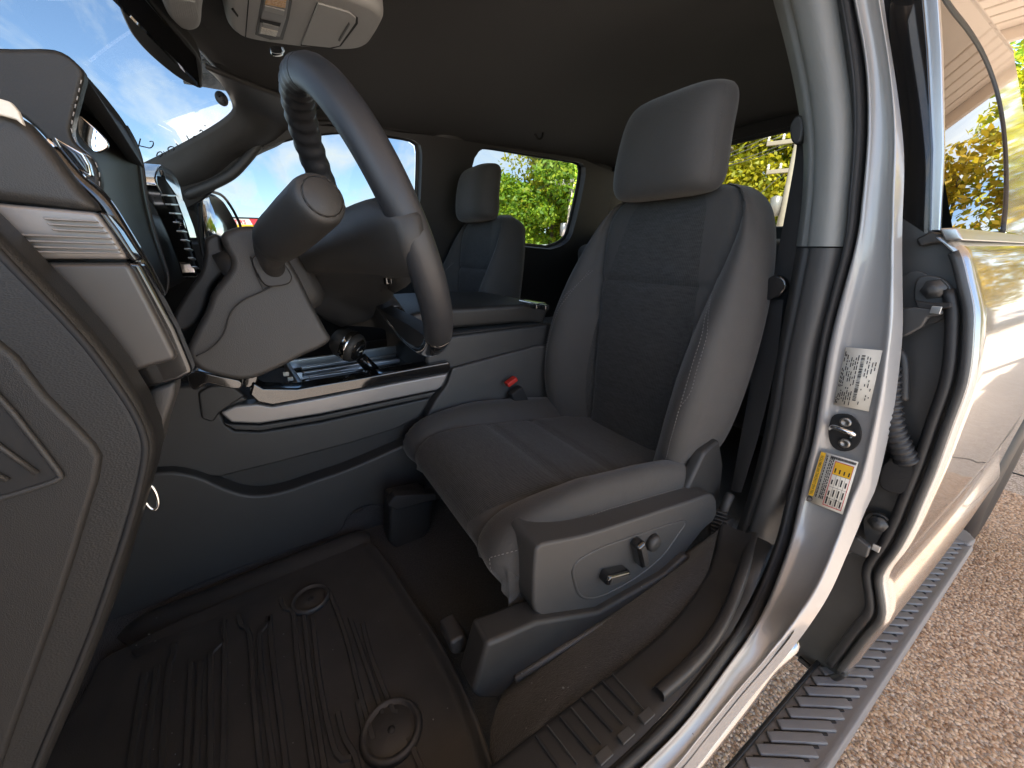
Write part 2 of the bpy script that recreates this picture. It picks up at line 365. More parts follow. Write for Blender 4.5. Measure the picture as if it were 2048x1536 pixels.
# ---- passenger side wall with two window openings
fw = PP([(398,398),(440,362),(482,320),(560,281),(640,266),(710,263),(782,272),(815,278),(830,286),(835,305),(833,380),(829,440)], plane=SIDE)
fw = [Vector(tuple(p)) for p in fw]+[side(-0.67,1.455), side(0.42,1.455)]
rwp = PP([(937,440),(934,340),(937,318),(946,302),(966,294),(1060,309),(1145,323),(1156,330),(1158,345),(1150,392),(1136,452),(1128,474),(1112,487),(1090,494)], plane=SIDE)
rw = [Vector(tuple(p)) for p in rwp]+[side(-1.30,1.450), side(-1.02,1.450)]
fr_o = [side(0.62,0.75), side(0.62,1.47), side(0.30,1.63), side(-0.06,1.845), side(-0.25,1.88), side(-0.70,1.905), side(-1.60,1.905), side(-1.86,1.86), side(-1.86,0.75)]
holed('side_wall', fr_o, [cr(fw[:12],40).tolist()+[tuple(p) for p in fw[12:]], cr(rw[:14],44).tolist()+[tuple(p) for p in rw[14:]]], M['dark'], truck, solid=0.06, smooth=False)
for nm, ring, cnt in (('front_window_pane', fw, 12), ('rear_window_pane', rw, 14)):
    rg = [Vector(tuple(p)) for p in cr(ring[:cnt], 40)]+ring[cnt:]
    o = obj(nm, [p+Vector((0.035,0,0)) for p in rg], [tuple(range(len(rg)))], M['sideglass'], truck, smooth=False)
    tube('window_seal', [p-Vector((0.004,0,0)) for p in rg], 0.011, M['rubber'], truck, n=8, closed=True)
    tube('window_frame', [p-Vector((0.002,0,0)) + (p-sum(rg, Vector())/len(rg)).normalized()*0.03 for p in rg], 0.016, M['dark'], truck, n=8, closed=True)
# pillar trims on the far side, standing proud of the wall
def far_strip(name, quads, m):
    rows = []
    for (l, r) in quads:
        a, b = Vector(tuple(l)), Vector(tuple(r))
        rows.append([a+(b-a)*t+Vector((-0.045*math.sin(math.pi*t)**0.5-0.006,0,0)) for t in np.linspace(0,1,9)])
    return grid(name, rows, m, truck)
far_strip('far_pillar_trim', [(P(855,250,plane=SIDE),P(932,262,plane=SIDE)),(P(862,290,plane=SIDE),P(925,300,plane=SIDE)),(P(862,400,plane=SIDE),P(922,400,plane=SIDE)),(P(852,520,plane=SIDE),P(925,520,plane=SIDE)),(P(840,640,plane=SIDE),P(935,640,plane=SIDE))], M['grey'])
far_strip('far_corner_trim', [(P(1176,300,plane=SIDE),P(1260,316,plane=SIDE)),(P(1174,345,plane=SIDE),P(1250,360,plane=SIDE)),(P(1150,480,plane=SIDE),P(1240,480,plane=SIDE)),(P(1130,620,plane=SIDE),P(1240,620,plane=SIDE))], M['dark'])
# far A pillar
a1 = [P(410,126,x=0.33),P(437,152,x=0.42),P(463,190,x=0.56),P(468,206,x=0.60),P(462,222,x=0.615),P(440,241,x=0.635),P(400,266,x=0.665),P(340,300,x=0.71),P(280,331,x=0.75)]
a2 = [P(640,205,x=0.60),P(620,225,x=0.66),P(600,240,x=0.69),P(585,252,x=0.71),P(560,281,x=0.742),P(520,300,x=0.755),P(482,322,x=0.77),P(445,362,x=0.79),P(360,402,x=0.83)]
am = [(Vector(tuple(p))+Vector(tuple(q)))/2+Vector((-0.035,0.0,-0.02)) for p, q in zip(a1, a2)]
loft('far_front_pillar_trim', [a1, am, a2], M['grey'], truck, m=40, across=12, solid=0.012)
# grab handle on that pillar
gh = [P(432,330,x=0.69),P(452,322,x=0.675),P(440,345,x=0.675),P(415,365,x=0.69),P(390,388,x=0.71)]
tube('grab_handle', [P(520,285,x=0.70),P(490,322,x=0.70),P(462,350,x=0.705),P(420,372,x=0.72),P(372,392,x=0.745)], [0.012]+[0.016]*18+[0.012], M['grey'], truck, n=10, smooth_path=20)
# windshield
rows = []
for v in np.linspace(0,1,14):
    r = []
    for u in np.linspace(-1.15,1.40,26):
        x = u*(0.60+0.16*v); y = y_head(u*.6)*(1-v)+(0.85+0.22*(1-u*u))*v; z = 1.890-0.46*v+0.02*math.sin(math.pi*v)
        r.append((x, y, z))
    rows.append(r)
grid('windshield_pane', rows, M['windshield'], truck)
PIL_BLK = M['rubber']
# header trim band above the windshield
hd = []
for u in np.linspace(-1, 1, 24):
    x = u*0.60; y = y_head(x)
    hd.append([(x, y+0.002, 1.893), (x, y-0.010, 1.889), (x, y-0.03, 1.895), (x, y-0.06, 1.912)])
grid('header_trim', hd, M['liner'], truck, solid=0.02, offset=1)

# engine hood beyond the windshield
rows = [[(x, y, 1.22-0.08*((y-0.9)/1.3)-0.06*(abs(x)/0.95)**3) for x in np.linspace(-0.95,0.95,13)] for y in np.linspace(0.92,2.3,8)]
grid('engine_hood', rows, M['silver'], truck, solid=0.02)
# hinge pillar, front wing and the open front door, all left of the picture
slab('hinge_pillar', [(-0.99,0.34,0.60),(-0.99,0.34,1.46),(-0.99,0.95,1.46),(-0.99,0.95,0.60)], (0.14,0,0), M['inner_silver'], truck, bevel=0.02)
slab('front_wing', [(-1.03,0.60,0.75),(-1.03,0.60,1.36),(-1.0,2.3,1.24),(-1.0,2.3,0.75)], (0.06,0,0), M['silver'], truck, bevel=0.02)
slab('front_door', [(-1.05,0.46,0.60),(-1.05,0.46,1.44),(-2.00,0.26,1.44),(-2.00,0.26,0.60)], (-0.03,0.13,0), M['dark'], truck, bevel=0.03, segs=3)
tube('front_door_window_frame', [(-1.06,0.52,1.44),(-1.07,0.50,1.50),(-1.35,0.44,1.84),(-1.84,0.34,1.86),(-1.98,0.31,1.80),(-1.98,0.31,1.44)], 0.025, M['dark'], truck, n=10)
# rear cab wall with the back glass
ho = [(-0.86,-1.87,0.72),(0.88,-1.87,0.72),(0.84,-1.87,1.60),(0.76,-1.87,1.90),(-0.76,-1.87,1.93),(-0.84,-1.87,1.60)]
hole = [(-0.72,-1.87,1.50),(0.80,-1.87,1.50),(0.74,-1.87,1.84),(0.66,-1.87,1.868),(-0.60,-1.87,1.880),(-0.66,-1.87,1.85)]
holed('cab_back_wall', ho, [hole], M['dark'], truck, solid=0.03, smooth=False)
obj('back_glass', [(p[0], -1.885, p[2]) for p in hole], [tuple(range(6))], M['rearglass'], truck, smooth=False)
tube('back_glass_seal', hole, 0.014, M['rubber'], truck, n=8, closed=True)

# ---- driver side: B pillar running down into the sill
YP = -0.88
def K(lst): return [P(a, b, **{k: v}) for a, b, k, v in lst]
K0 = K([(1668,-60,'y',YP+.01),(1675,0,'y',YP+.01),(1690,100,'y',YP+.01),(1703,200,'y',YP+.01),(1705,300,'y',YP+.01),(1697,400,'y',YP+.01),(1687,500,'y',YP+.01),(1643,680,'y',YP+.01),(1610,867,'y',YP+.01),(1592,934,'y',YP+.01),(1573,1000,'y',YP+.015),(1550,1087,'y',-.825),(1505,1190,'y',-.715),(1450,1280,'z',.795),(1360,1395,'z',.795),(1250,1505,'z',.795),(1120,1615,'z',.795),(1000,1700,'z',.795)])
K1 = K([(1698,-60,'y',YP),(1706,0,'y',YP),(1730,134,'y',YP),(1734,268,'y',YP),(1722,411,'y',YP),(1708,500,'y',YP),(1660,680,'y',YP),(1628,867,'y',YP),(1612,934,'y',YP),(1598,1000,'y',YP+.008),(1578,1087,'y',-.835),(1538,1195,'y',-.73),(1500,1268,'z',.782),(1460,1325,'z',.78),(1378,1436,'z',.78),(1283,1533,'z',.78),(1150,1650,'z',.78),(1030,1740,'z',.78)])
K2 = K([(1752,-60,'y',YP),(1760,0,'y',YP),(1781,134,'y',YP),(1794,268,'y',YP),(1790,411,'y',YP),(1789,514,'y',YP),(1788,620,'y',YP),(1781,700,'y',YP),(1765,814,'y',YP),(1735,947,'y',YP),(1713,1000,'y',YP+.008),(1678,1087,'y',-.845),(1640,1172,'y',-.775),(1591,1248,'y',-.685),(1535,1319,'z',.765),(1481,1381,'z',.765),(1406,1473,'z',.765),(1354,1536,'z',.765),(1230,1660,'z',.765),(1110,1750,'z',.765)])
def mid(A, B, m, t, d):
    a, b = cr(A, m), cr(B, m); return [Vector(p)*(1-t)+Vector(q)*t+Vector(d) for p, q in zip(a, b)]
MM = 90
k1, k2 = cr(K1, MM), cr(K2, MM)
# painted frame: a raised inner lip, a flat face and a rounded outer lip
loft('pillar_frame', [mid(K0,K1,MM,.92,(0,-.012,-.006)), K1, mid(K1,K2,MM,.10,(0,.008,.006)), mid(K1,K2,MM,.22,(0,0,0)), mid(K1,K2,MM,.55,(0,-.004,-.002)), mid(K1,K2,MM,.85,(0,0,0)), mid(K1,K2,MM,.95,(0,.008,.006)), K2, mid(K1,K2,MM,1.06,(-.006,-.03,-.03))], M['inner_silver'], truck, m=MM, across=26)
# rubber door seal along it
ks = [mid(K0,K1,MM,t,(0,b,b*.5)) for t, b in ((-.05,-.004),(.12,.010),(.35,.016),(.6,.012),(.8,.002),(.95,-.008))]
loft('door_seal', ks, M['rubber'], truck, m=MM, across=16)
tube('door_seal_bead', [Vector(tuple(p))+Vector((0,.012,.008)) for p in mid(K0,K1,MM,.45,(0,0,0))], 0.0045, M['black'], truck, n=8)
# rocker below the sill frame
rk_a = K([(1600,1235,'y',-.715),(1590,1256,'y',-.685),(1540,1325,'z',.758),(1486,1388,'z',.758),(1411,1480,'z',.758),(1359,1544,'z',.758),(1235,1668,'z',.758)])
rk_b = K([(1612,1282,'y',-.715),(1600,1297,'y',-.695),(1550,1352,'z',.70),(1503,1415,'z',.70),(1446,1488,'z',.70),(1400,1545,'z',.70),(1290,1668,'z',.70)])
rk_m = [(Vector(tuple(p))+Vector(tuple(q)))/2+Vector((0.012,0,-0.006)) for p, q in zip(rk_a, rk_b)]
rk_a[0] = rk_a[0]+Vector((.03,0,-.03)); rk_b[0] = rk_b[0]+Vector((.03,0,-.01)); rk_m[0] = rk_m[0]+Vector((.03,0,-.02))
loft('rocker_panel', [rk_a, rk_m, rk_b, [Vector(tuple(p))+Vector((.03,0,-.05)) for p in rk_b]], M['silver'], truck, m=40, across=14)
# inner pillar trims
KT = K([(1538,-60,'y',-.95),(1548,0,'y',-.95),(1575,100,'y',-.95),(1597,200,'y',-.95),(1611,300,'y',-.95),(1609,400,'y',-.95),(1597,493,'y',-.95)])
K0u = [P(*q, y=YP+.01) for q in ((1668,-60),(1675,0),(1690,100),(1703,200),(1705,300),(1697,400),(1688,493))]
def tm(A, B, t, d): return [Vector(tuple(a))*(1-t)+Vector(tuple(b))*t+Vector(d) for a, b in zip(A, B)]
loft('upper_pillar_trim', [KT, tm(KT,K0u,.12,(0,.03,0)), tm(KT,K0u,.35,(0,.045,0)), tm(KT,K0u,.44,(0,.034,0)), tm(KT,K0u,.52,(0,.05,0)), tm(KT,K0u,.80,(0,.035,0)), tm(KT,K0u,.97,(0,.004,0)), tm(KT,K0u,1.02,(0,-.015,0))], M['trim'], truck, m=40, across=30)
KTl = K([(1597,496,'y',-.95),(1578,600,'y',-.95),(1558,710,'y',-.95),(1540,820,'y',-.94),(1518,920,'y',-.93),(1492,1010,'y',-.92),(1462,1090,'y',-.90)])
K0l = [P(*q, y=YP+.01) for q in ((1688,496),(1664,600),(1636,710),(1619,820),(1597,920),(1570,1010),(1545,1090))]
loft('lower_pillar_trim', [KTl, tm(KTl,K0l,.14,(0,.03,0)), tm(KTl,K0l,.38,(0,.045,0)), tm(KTl,K0l,.48,(0,.032,0)), tm(KTl,K0l,.56,(0,.048,0)), tm(KTl,K0l,.82,(0,.03,0)), tm(KTl,K0l,.97,(0,.002,0)), tm(KTl,K0l,1.02,(0,-.015,0))], M['grey'], truck, m=40, across=30)
# dark quarter panel behind the pillar, inside the cab
obj('rear_side_wall', [(-0.80,-0.96,1.02),(-0.80,-0.96,0.72),(-0.84,-1.86,0.72),(-0.84,-1.86,1.46),(-0.82,-0.97,1.46)], [(0,1,2,3,4)], M['dark'], truck, smooth=False, solid=0.02)
# sill: scuff plate between carpet edge and seal
S0 = K([(900,1600,'z',.80),(985,1530,'z',.80),(1100,1440,'z',.80),(1200,1365,'z',.80),(1300,1288,'z',.80),(1355,1235,'z',.80),(1405,1165,'z',.80),(1430,1105,'z',.81),(1440,1050,'z',.83)])
Ks = K([(1120,1620,'z',.797),(1250,1508,'z',.797),(1330,1425,'z',.797),(1390,1360,'z',.797),(1450,1284,'z',.797),(1480,1235,'z',.80),(1508,1180,'z',.805),(1530,1120,'z',.83),(1545,1090,'y',YP+.02)])
loft('scuff_plate', [[Vector(tuple(p))+Vector((.004,0,-.03)) for p in S0], S0, tm(S0,Ks,.06,(0,0,.004)), tm(S0,Ks,.5,(0,0,.006)), tm(S0,Ks,.9,(0,0,.004)), Ks], M['dark'], truck, m=60, across=18)
for (a, b, c, d) in ((1204,1361,1268,1428),(1163,1395,1225,1462),(1120,1432,1184,1508),(1071,1470,1125,1545)):
    p, q = P(a,b,z=.807), P(c,d,z=.807)
    box('scuff_rib', (p+q)/2, ((q-p).length, 0.004, 0.0035), M['black'], truck, bevel=0.001, rot=(q-p).to_track_quat('X','Z'))
for (a, b, c, d) in ((1224,1347,1292,1424),(1184,1378,1246,1448),(1142,1414,1202,1488),(1094,1450,1154,1528)):
    p, q = P(a,b,z=.807), P(c,d,z=.807)
    box('scuff_line', (p+q)/2, ((q-p).length, 0.0016, 0.003), M['grey'], truck, bevel=0.0005, rot=(q-p).to_track_quat('X','Z'))
for (a, b) in ((1293,1431),(1252,1470),(1208,1511)):
    c = P(a,b,z=.808); box('scuff_pad', c, (0.012,0.022,0.004), M['grey'], truck, bevel=0.001)
# curled metal-look trim edge inside the seal
e1 = K([(1308,1373,'z',.815),(1370,1318,'z',.815),(1420,1260,'z',.815),(1456,1196,'z',.82),(1482,1125,'z',.84),(1500,1050,'y',-.86),(1520,960,'y',-.88)])
e2 = K([(1328,1390,'z',.815),(1392,1332,'z',.815),(1440,1272,'z',.815),(1474,1206,'z',.82),(1500,1132,'z',.84),(1518,1056,'y',-.86),(1536,962,'y',-.88)])
loft('sill_trim_edge', [[Vector(tuple(p))+Vector((.004,0,-.015)) for p in e1], e1, tm(e1,e2,.5,(0,0,.002)), e2, [Vector(tuple(p))+Vector((-.002,0,-.02)) for p in e2]], M['mid'], truck, m=40, across=12)
# carpeted flank between seat and sill plate
Cin = [Vector((-.890,0.35,.742)),Vector((-.890,0.2,.742)),Vector((-.890,0.05,.742)),Vector((-.880,-.115,.742)),Vector((-.800,-.185,.738)),Vector((-.748,-.30,.735)),Vector((-.745,-.55,.735)),Vector((-.745,-.95,.735))]
Cout = [P(820,1660,z=.797),P(900,1600,z=.797),P(985,1532,z=.797),P(1100,1442,z=.797),P(1200,1367,z=.797),P(1300,1290,z=.797),P(1405,1167,z=.80),P(1440,1050,z=.83)]
loft('sill_carpet', [Cin, tm(Cin,Cout,.35,(0,0,.012)), tm(Cin,Cout,.75,(0,0,.012)), Cout], M['carpet'], truck, m=50, across=14)
# ribbed belt guide at the foot of the pillar
g0 = P(1440,1052,y=-0.80)
box('belt_guide', P(1440,1085,y=-0.82), (0.028,0.03,0.15), M['black'], truck, bevel=0.005)
for i in range(16):
    c = P(1438,1022+i*7.6,y=-0.80); box('guide_rib', c, (0.034,0.012,0.0035), M['mid'], truck, bevel=0.001, rot=Matrix.Rotation(0.5,4,'Z').to_quaternion())
lathe('belt_bolt', [(0.004,0),(0.010,0.004),(0.010,0.05),(0.005,0.06)], P(1462,985,y=-0.83), (0,0.4,-1), M['mid'], truck)

# certification label, striker and tyre label on the pillar face
def quadmap(c, lift=0.0):
    a, b, d, e = [Vector(tuple(q)) for q in c]           # top-left, top-right, bottom-right, bottom-left as read
    nrm = (b-a).cross(e-a).normalized()
    if nrm.dot(CAM-a) < 0: nrm = -nrm
    return lambda u, v, h=0.0: (a*(1-u)+b*u)*(1-v)+(e*(1-u)+d*u)*v+nrm*(lift+h)
def sheet(name, mp_, u0, v0, u1, v1, h, m, parent):
    return obj(name, [mp_(u0,v0,h),mp_(u1,v0,h),mp_(u1,v1,h),mp_(u0,v1,h)], [(0,1,2,3)], m, parent, smooth=False)
YL = YP+0.004
# labels read along the pillar: their top edge is towards the right of the picture / the left of it
lb = [P(1692,694,y=YL),P(1765,701,y=YL),P(1737,823,y=YL),P(1667,809,y=YL)]   # TL TR BR BL in the picture
cert = slab('certification_label', lb, (0,-0.0006,0), M['white'], truck, bevel=0)
tag(cert, 'white certification label with barcode')
mq = quadmap([lb[1], lb[2], lb[3], lb[0]], 0.0008)       # u runs down the pillar, v across it
x = 0.10
while x < 0.86:
    w = random.choice((0.006,0.010,0.016)); sheet('barcode_bar', mq, x, 0.40, x+w, 0.50, 0.0002, M['ink'], cert); x += w+random.choice((0.006,0.010,0.014))
for r, v in enumerate((0.07,0.15,0.24,0.31,0.56,0.62,0.68,0.74,0.80,0.86,0.91,0.95)):
    u = 0.06+0.1*random.random(); V, Fc = [], []
    while u < 0.93:
        w = 0.02+0.07*random.random(); k = len(V)
        if random.random() < (0.42 if v < 0.35 else 0.75):
            V += [mq(u,v,.0002),mq(min(.96,u+w),v,.0002),mq(min(.96,u+w),v+.026,.0002),mq(u,v+.026,.0002)]; Fc.append((k,k+1,k+2,k+3))
        u += w+0.02
    if Fc: obj('print_line', V, Fc, M['ink'], cert, smooth=False)
ty = [P(1642,902,y=YL+.004),P(1717,924,y=YL+.004),P(1685,1029,y=YL+.018),P(1612,1001,y=YL+.018)]
tl = slab('tire_label', ty, (0,-0.0006,0), M['white'], truck, bevel=0); tag(tl, 'tire and loading label with a yellow heading and red framed table')
# lettering runs up the pillar: u from the bottom end to the top end, v from the cabin edge outwards
tq = quadmap([ty[3], ty[0], ty[1], ty[2]], 0.0008)
sheet('yellow_heading', tq, 0.13, 0.02, 0.99, 0.155, 0.0002, M['yellow'], tl)
text_mesh('heading_lettering', 'TIRE AND LOADING INFORMATION', lambda a, b: tq(0.155+a*0.0475, 0.125-b*0.115, .0005), 1.0, M['ink'], tl, bold=0.012)
sheet('line_box', tq, 0.15,0.175,0.97,0.183,0.0003,M['ink'],tl)
for v in (0.21,0.30,0.345,0.39):
    V, Fc, u = [], [], 0.14
    while u < 0.95:
        w = 0.02+0.05*random.random(); k = len(V); V += [tq(u,v,.0003),tq(u+w,v,.0003),tq(u+w,v+.025,.0003),tq(u,v+.025,.0003)]; Fc.append((k,k+1,k+2,k+3)); u += w+0.015
    obj('print_line', V, Fc, M['ink'], tl, smooth=False)
for (u0,v0,u1,v1) in ((0.05,0.45,0.90,0.465),(0.05,0.93,0.90,0.945),(0.05,0.45,0.062,0.945),(0.888,0.45,0.90,0.945)): sheet('red_rule', tq, u0,v0,u1,v1,0.0003,M['redink'],tl)
sheet('yellow_cell', tq, 0.66,0.467,0.886,0.928,0.0002,M['yellow'],tl)
for v in (0.58,0.70,0.82): sheet('table_rule', tq, 0.06,v,0.66,v+0.006,0.0003,M['ink'],tl)
for u in (0.20,0.42,0.655): sheet('table_rule', tq, u,0.465,u+0.005,0.93,0.0003,M['ink'],tl)
for v in (0.50,0.62,0.74,0.86):
    for u in (0.09,0.25,0.47,0.69):
        sheet('print_line', tq, u, v, u+0.07+0.07*random.random(), v+0.035, 0.0004, M['ink'], tl)
u = 0.905; 
sheet('barcode', tq, 0.93,0.30,0.975,0.97,0.0002,M['satin'],tl)
for i in range(22): sheet('barcode_bar', tq, 0.93,0.30+i*0.03,0.975,0.30+i*0.03+random.choice((.008,.014,.019)),0.0004,M['ink'],tl)
cc = tq(0.065,0.09,.0003); du = (tq(0.12,0.09)-tq(0.065,0.09)); dv_ = (tq(0.065,0.17)-tq(0.065,0.09))
obj('tire_symbol', [cc+du*math.cos(a)*0.9+dv_*math.sin(a)*0.95 for a in np.linspace(0,2*math.pi,24,endpoint=False)], [tuple(range(24))], M['ink'], tl, smooth=False)
obj('tire_symbol_face', [cc+Vector((0,.0003,0))-du*0.12+du*math.cos(a)*0.58+dv_*math.sin(a)*0.75 for a in np.linspace(0,2*math.pi,20,endpoint=False)], [tuple(range(20))], M['satin'], tl, smooth=False)
sp = PP([(1668,830),(1697,829),(1714,841),(1722,862),(1719,885),(1702,901),(1679,902),(1662,890),(1656,866),(1659,846)], y=YP+.004)
stk = slab('striker_plate', cr(sp, 30, True), (0,-0.004,0), M['black'], truck, bevel=0.0015); tag(stk, 'black door striker plate on the silver pillar')
tube('striker_loop', [P(1662,858,y=YP+.004),P(1668,854,y=YP+.03),P(1690,862,y=YP+.034),P(1706,868,y=YP+.03),P(1702,874,y=YP+.006)], 0.0045, M['chrome'], stk, n=10, smooth_path=20)
for q in ((1692,844),(1690,886)): lathe('striker_screw', [(0.009,0),(0.009,0.004),(0.0045,0.005),(0.004,0.002)], P(*q,y=YP+.004), (0,1,0), M['steel'], stk, n=16)
# ================================================================ SEATS
def col_interp(cols, per=5):
    """cols: list of points per column -> denser columns (Catmull)"""
    return cols
def seat(name, label, xc, dy, near):
    root = empty(name, label, 'car seat', (xc, -0.5+dy, 0.74))
    H = 0.262
    # --- cushion
    CP = cr([(-.335,.866),(-.288,.870),(-.254,.892),(-.236,.926),(-.248,.960),(-.295,.984),(-.40,.982),(-.55,.958),(-.68,.940),(-.80,.925)], 46)
    hbk = np.interp(np.linspace(0,1,46), [0,.12,.25,.36,.5,.7,.85,1], [.0,.004,.012,.024,.040,.046,.04,.02])
    T = np.gradient(CP, axis=0); T /= np.linalg.norm(T, axis=1)[:, None]; Nn = np.stack([-T[:,1], T[:,0]], 1); Nn *= np.where(Nn[:,1:2] < -0.2, -1, 1)
    Nn[:] = np.where((Nn[:, 0:1] < 0) & (Nn[:, 1:2] < .5), -Nn, Nn)
    half = [(0,0,0),(.22,0,0),(.45,0,0),(.60,0,-.001),(.645,0,-.004),(.66,0,-.009),(.675,.04,-.004),(.71,.32,0),(.78,.78,0),(.87,1,0),(.94,.86,-.003),(.985,.35,-.014),(1.0,0,-.035),(1.005,0,-.07),(.99,0,-.11),(.95,0,-.14)]
    colT = [(-a, b, c) for a, b, c in half[::-1]]+half[1:]
    colT = np.array(colT)
    seam_rows = [int(46*.50), int(46*.70)]
    rows = []
    for i in range(46):
        r = []
        for a, b, c in colT:
            off = b*hbk[i]+c
            if abs(a) < .66:
                for s_ in seam_rows:
                    off -= .006*math.exp(-((i-s_)/0.55)**2)
            n = Nn[i]
            dz = Vector((0, n[0]*off, n[1]*off)) if c > -.02 else Vector((0, n[0]*(b*hbk[i])*1.0-max(0, n[0])*abs(c)*.35, n[1]*b*hbk[i]+c*max(.35, n[1])))
            r.append(Vector((xc+a*H, CP[i][0]+dy, CP[i][1]))+dz)
        rows.append(cr(r, 84))
    rows = np.array(rows)
    # column positions of the insert seams, found by lateral distance
    tt = (rows[20,:,0]-xc)/H
    jl, jr = int(np.argmin(abs(tt+.66))), int(np.argmin(abs(tt-.66)))
    grid('cushion_insert', rows[:, jl:jr+1], M['insert'], root)
    bl = grid('cushion_bolster', rows[:, :jl+1], M['bolster'], root)
    br = grid('cushion_bolster', rows[:, jr:], M['bolster'], root)
    # stitching along the outside of the near bolster
    js = int(np.argmin(abs(tt[:42]+.955)))+0
    if near:
        cen = rows.mean(axis=(0,1))
        t20 = (rows[24,:,0]-xc)/H; js = max(j for j in range(40) if t20[j] < -.99); line = [rows[i, js]+np.array((-.0022,0,.0008)) for i in range(6, 40)]
        stitch('stitching', line, M['thread'], bl)
    obj('cushion_base', [(xc-H*.93,-.30+dy,.86),(xc+H*.93,-.30+dy,.86),(xc+H*.93,-.82+dy,.86),(xc-H*.93,-.82+dy,.86),(xc-H*.8,-.34+dy,.80),(xc+H*.8,-.34+dy,.80),(xc+H*.8,-.80+dy,.78),(xc-H*.8,-.80+dy,.78)], [(0,1,2,3),(4,7,6,5),(0,4,5,1),(1,5,6,2),(2,6,7,3),(3,7,4,0)], M['black'], root, smooth=False)
    # --- backrest
    zk = [.925,.985,1.06,1.15,1.24,1.33,1.41,1.47,1.515,1.545,1.560]
    yk = [-.775,-.782,-.788,-.795,-.808,-.825,-.842,-.856,-.870,-.886,-.912]
    Wk = [.225,.248,.262,.270,.270,.262,.246,.226,.200,.170,.125]
    wk = [.120,.124,.130,.138,.150,.166,.182,.190,.182,.157,.116]
    bk = [.075,.095,.105,.100,.086,.062,.036,.020,.010,.004,.0]
    R = 60; zs = np.array(cr(list(zip(zk,yk,Wk,wk,bk)), R)); rows = []
    sr = [int(np.argmin(abs(zs[:,0]-1.335))), int(np.argmin(abs(zs[:,0]-1.035)))]
    for i in range(R):
        z, y, W, w, b = zs[i]
        thick = .115 if z < 1.5 else .115*max(.25, 1-((z-1.5)/.06)**2*.7)
        hs = [(0,.004),(w*.5,.003),(w*.88,.001),(w*.96,-.004),(w,-.009),(w+.010,-.001),(w+(W-w)*.26,b*.42),(w+(W-w)*.50,b*.86),(w+(W-w)*.74,b*1.0),(W*.965,b*.80),(W*.995,b*.40-.008),(W,-.035),(W*.985,-.075*thick/.115-.01),(W*.90,-thick)]
        sec = []
        for a, f in [(-a, f) for a, f in hs[::-1]]+hs[1:]:
            g = 0
            if abs(a) < w*1.01:
                g = -.007*math.exp(-((i-sr[0])/.7)**2)-.003*math.exp(-((i-sr[1])/.6)**2)
                g += .0022*math.sin(a*240+2.1*math.sin(a*31)+i*.5)*math.exp(-((i-sr[0])/2.8)**2)*(.5+.5*math.sin(a*17+1))
            sec.append((xc+a, y+f+g+dy, z))
        rows.append(cr(sec, 90))
    rows = np.array(rows); frac = (rows[25,:,0]-xc); w25 = zs[25,3]
    jl, jr = int(np.argmin(abs(frac+w25))), int(np.argmin(abs(frac-w25)))
    # use the same lateral split in every row
    def split(i):
        f = rows[i,:,0]-xc; return int(np.argmin(abs(f[20:70]+zs[i,3])))+20
    grid('backrest_insert', rows[:sr[0]+1, jl:jr+1], M['insert'], root)
    grid('backrest_upper_panel', rows[sr[0]:, jl:jr+1], M['insert'], root)
    b1 = grid('backrest_bolster', rows[:, :jl+1], M['bolster'], root)
    b2 = grid('backrest_bolster', rows[:, jr:], M['bolster'], root)
    obj('backrest_shell', [Vector(tuple(r[0])) for r in rows]+[Vector(tuple(r[-1])) for r in rows], [(i,i+1,R+i+1,R+i) for i in range(R-1)], M['dark'], root)
    top = rows[-1]; obj('backrest_top', [Vector(tuple(p)) for p in top], [tuple(range(len(top)))], M['bolster'], root)
    for bb, j0, sgn in ((b1, jl, -1), (b2, jr, 1)):
        for off in (0.0, 0.0065):
            line = []
            for i in range(3, sr[0]+3):
                z, y, W, w, b = zs[i]; t = np.interp(i, [3, sr[0]-8, sr[0]+3], [.74,.72,.18])
                a = (w+(W-w)*t+off)*sgn
                jj = int(np.argmin(abs((rows[i,:,0]-xc-a))+ (rows[i,:,1] < (y-.03+dy))*1.0))
                line.append(rows[i,jj]+np.array((0,.0022,0)))
            stitch('stitching', cr(line[::3], 60), M['thread'] if off == 0 else M['satin'], bb, w=.0008)
    # --- headrest
    hz = np.linspace(0,1,22); rows = []
    for t in hz:
        z = 1.536+.222*t
        e = max(.03, 1-abs(2*t-1)**5.5)**.5
        hw, hd = (.150-.020*t)*(0.72+.28*e), .060*(0.35+.65*e); yc = -.850-.030*t+.012*math.sin(math.pi*t)
        rows.append([(xc+.006+hw*np.sign(math.cos(a))*abs(math.cos(a))**.55, yc+dy+hd*np.sign(math.sin(a))*abs(math.sin(a))**.62-(.014*(abs(math.cos(a))**3) if math.sin(a) > 0 else 0), z) for a in np.linspace(0,2*math.pi,48,endpoint=False)])
    hr_ = grid('headrest', rows, M['bolster'], root, closed=True, cap=True, sub=1)
    stitch('stitching', [np.array(rows[i][21 if near else 3])+np.array((-.0015 if near else .0015,.002,0)) for i in range(2, 20)], M['bolster'], hr_, w=.0007)
    for s_ in (-1, 1): tube('headrest_post', [(xc+s_*.062,-.885+dy,1.49),(xc+s_*.062,-.882+dy,1.56)], .0065, M['chrome'], root, n=12)
    if not near:
        box('headrest_guide', (xc-.062,-.885+dy,1.560), (.03,.03,.012), M['grey'], root, bevel=.003)
        return root
    # --- outboard trim with power switches
    XT = -0.778
    tp = PP([(1071,1100),(1085,1088),(1179,1068),(1278,1036),(1378,1003),(1428,990),(1432,1035),(1405,1062),(1345,1133),(1262,1189),(1185,1236),(1140,1244),(1100,1240),(1072,1226),(1066,1205)], x=XT)
    slab('side_trim', cr(tp, 60, True), (0.075,0,0), M['grey'], root, bevel=.014, segs=4)
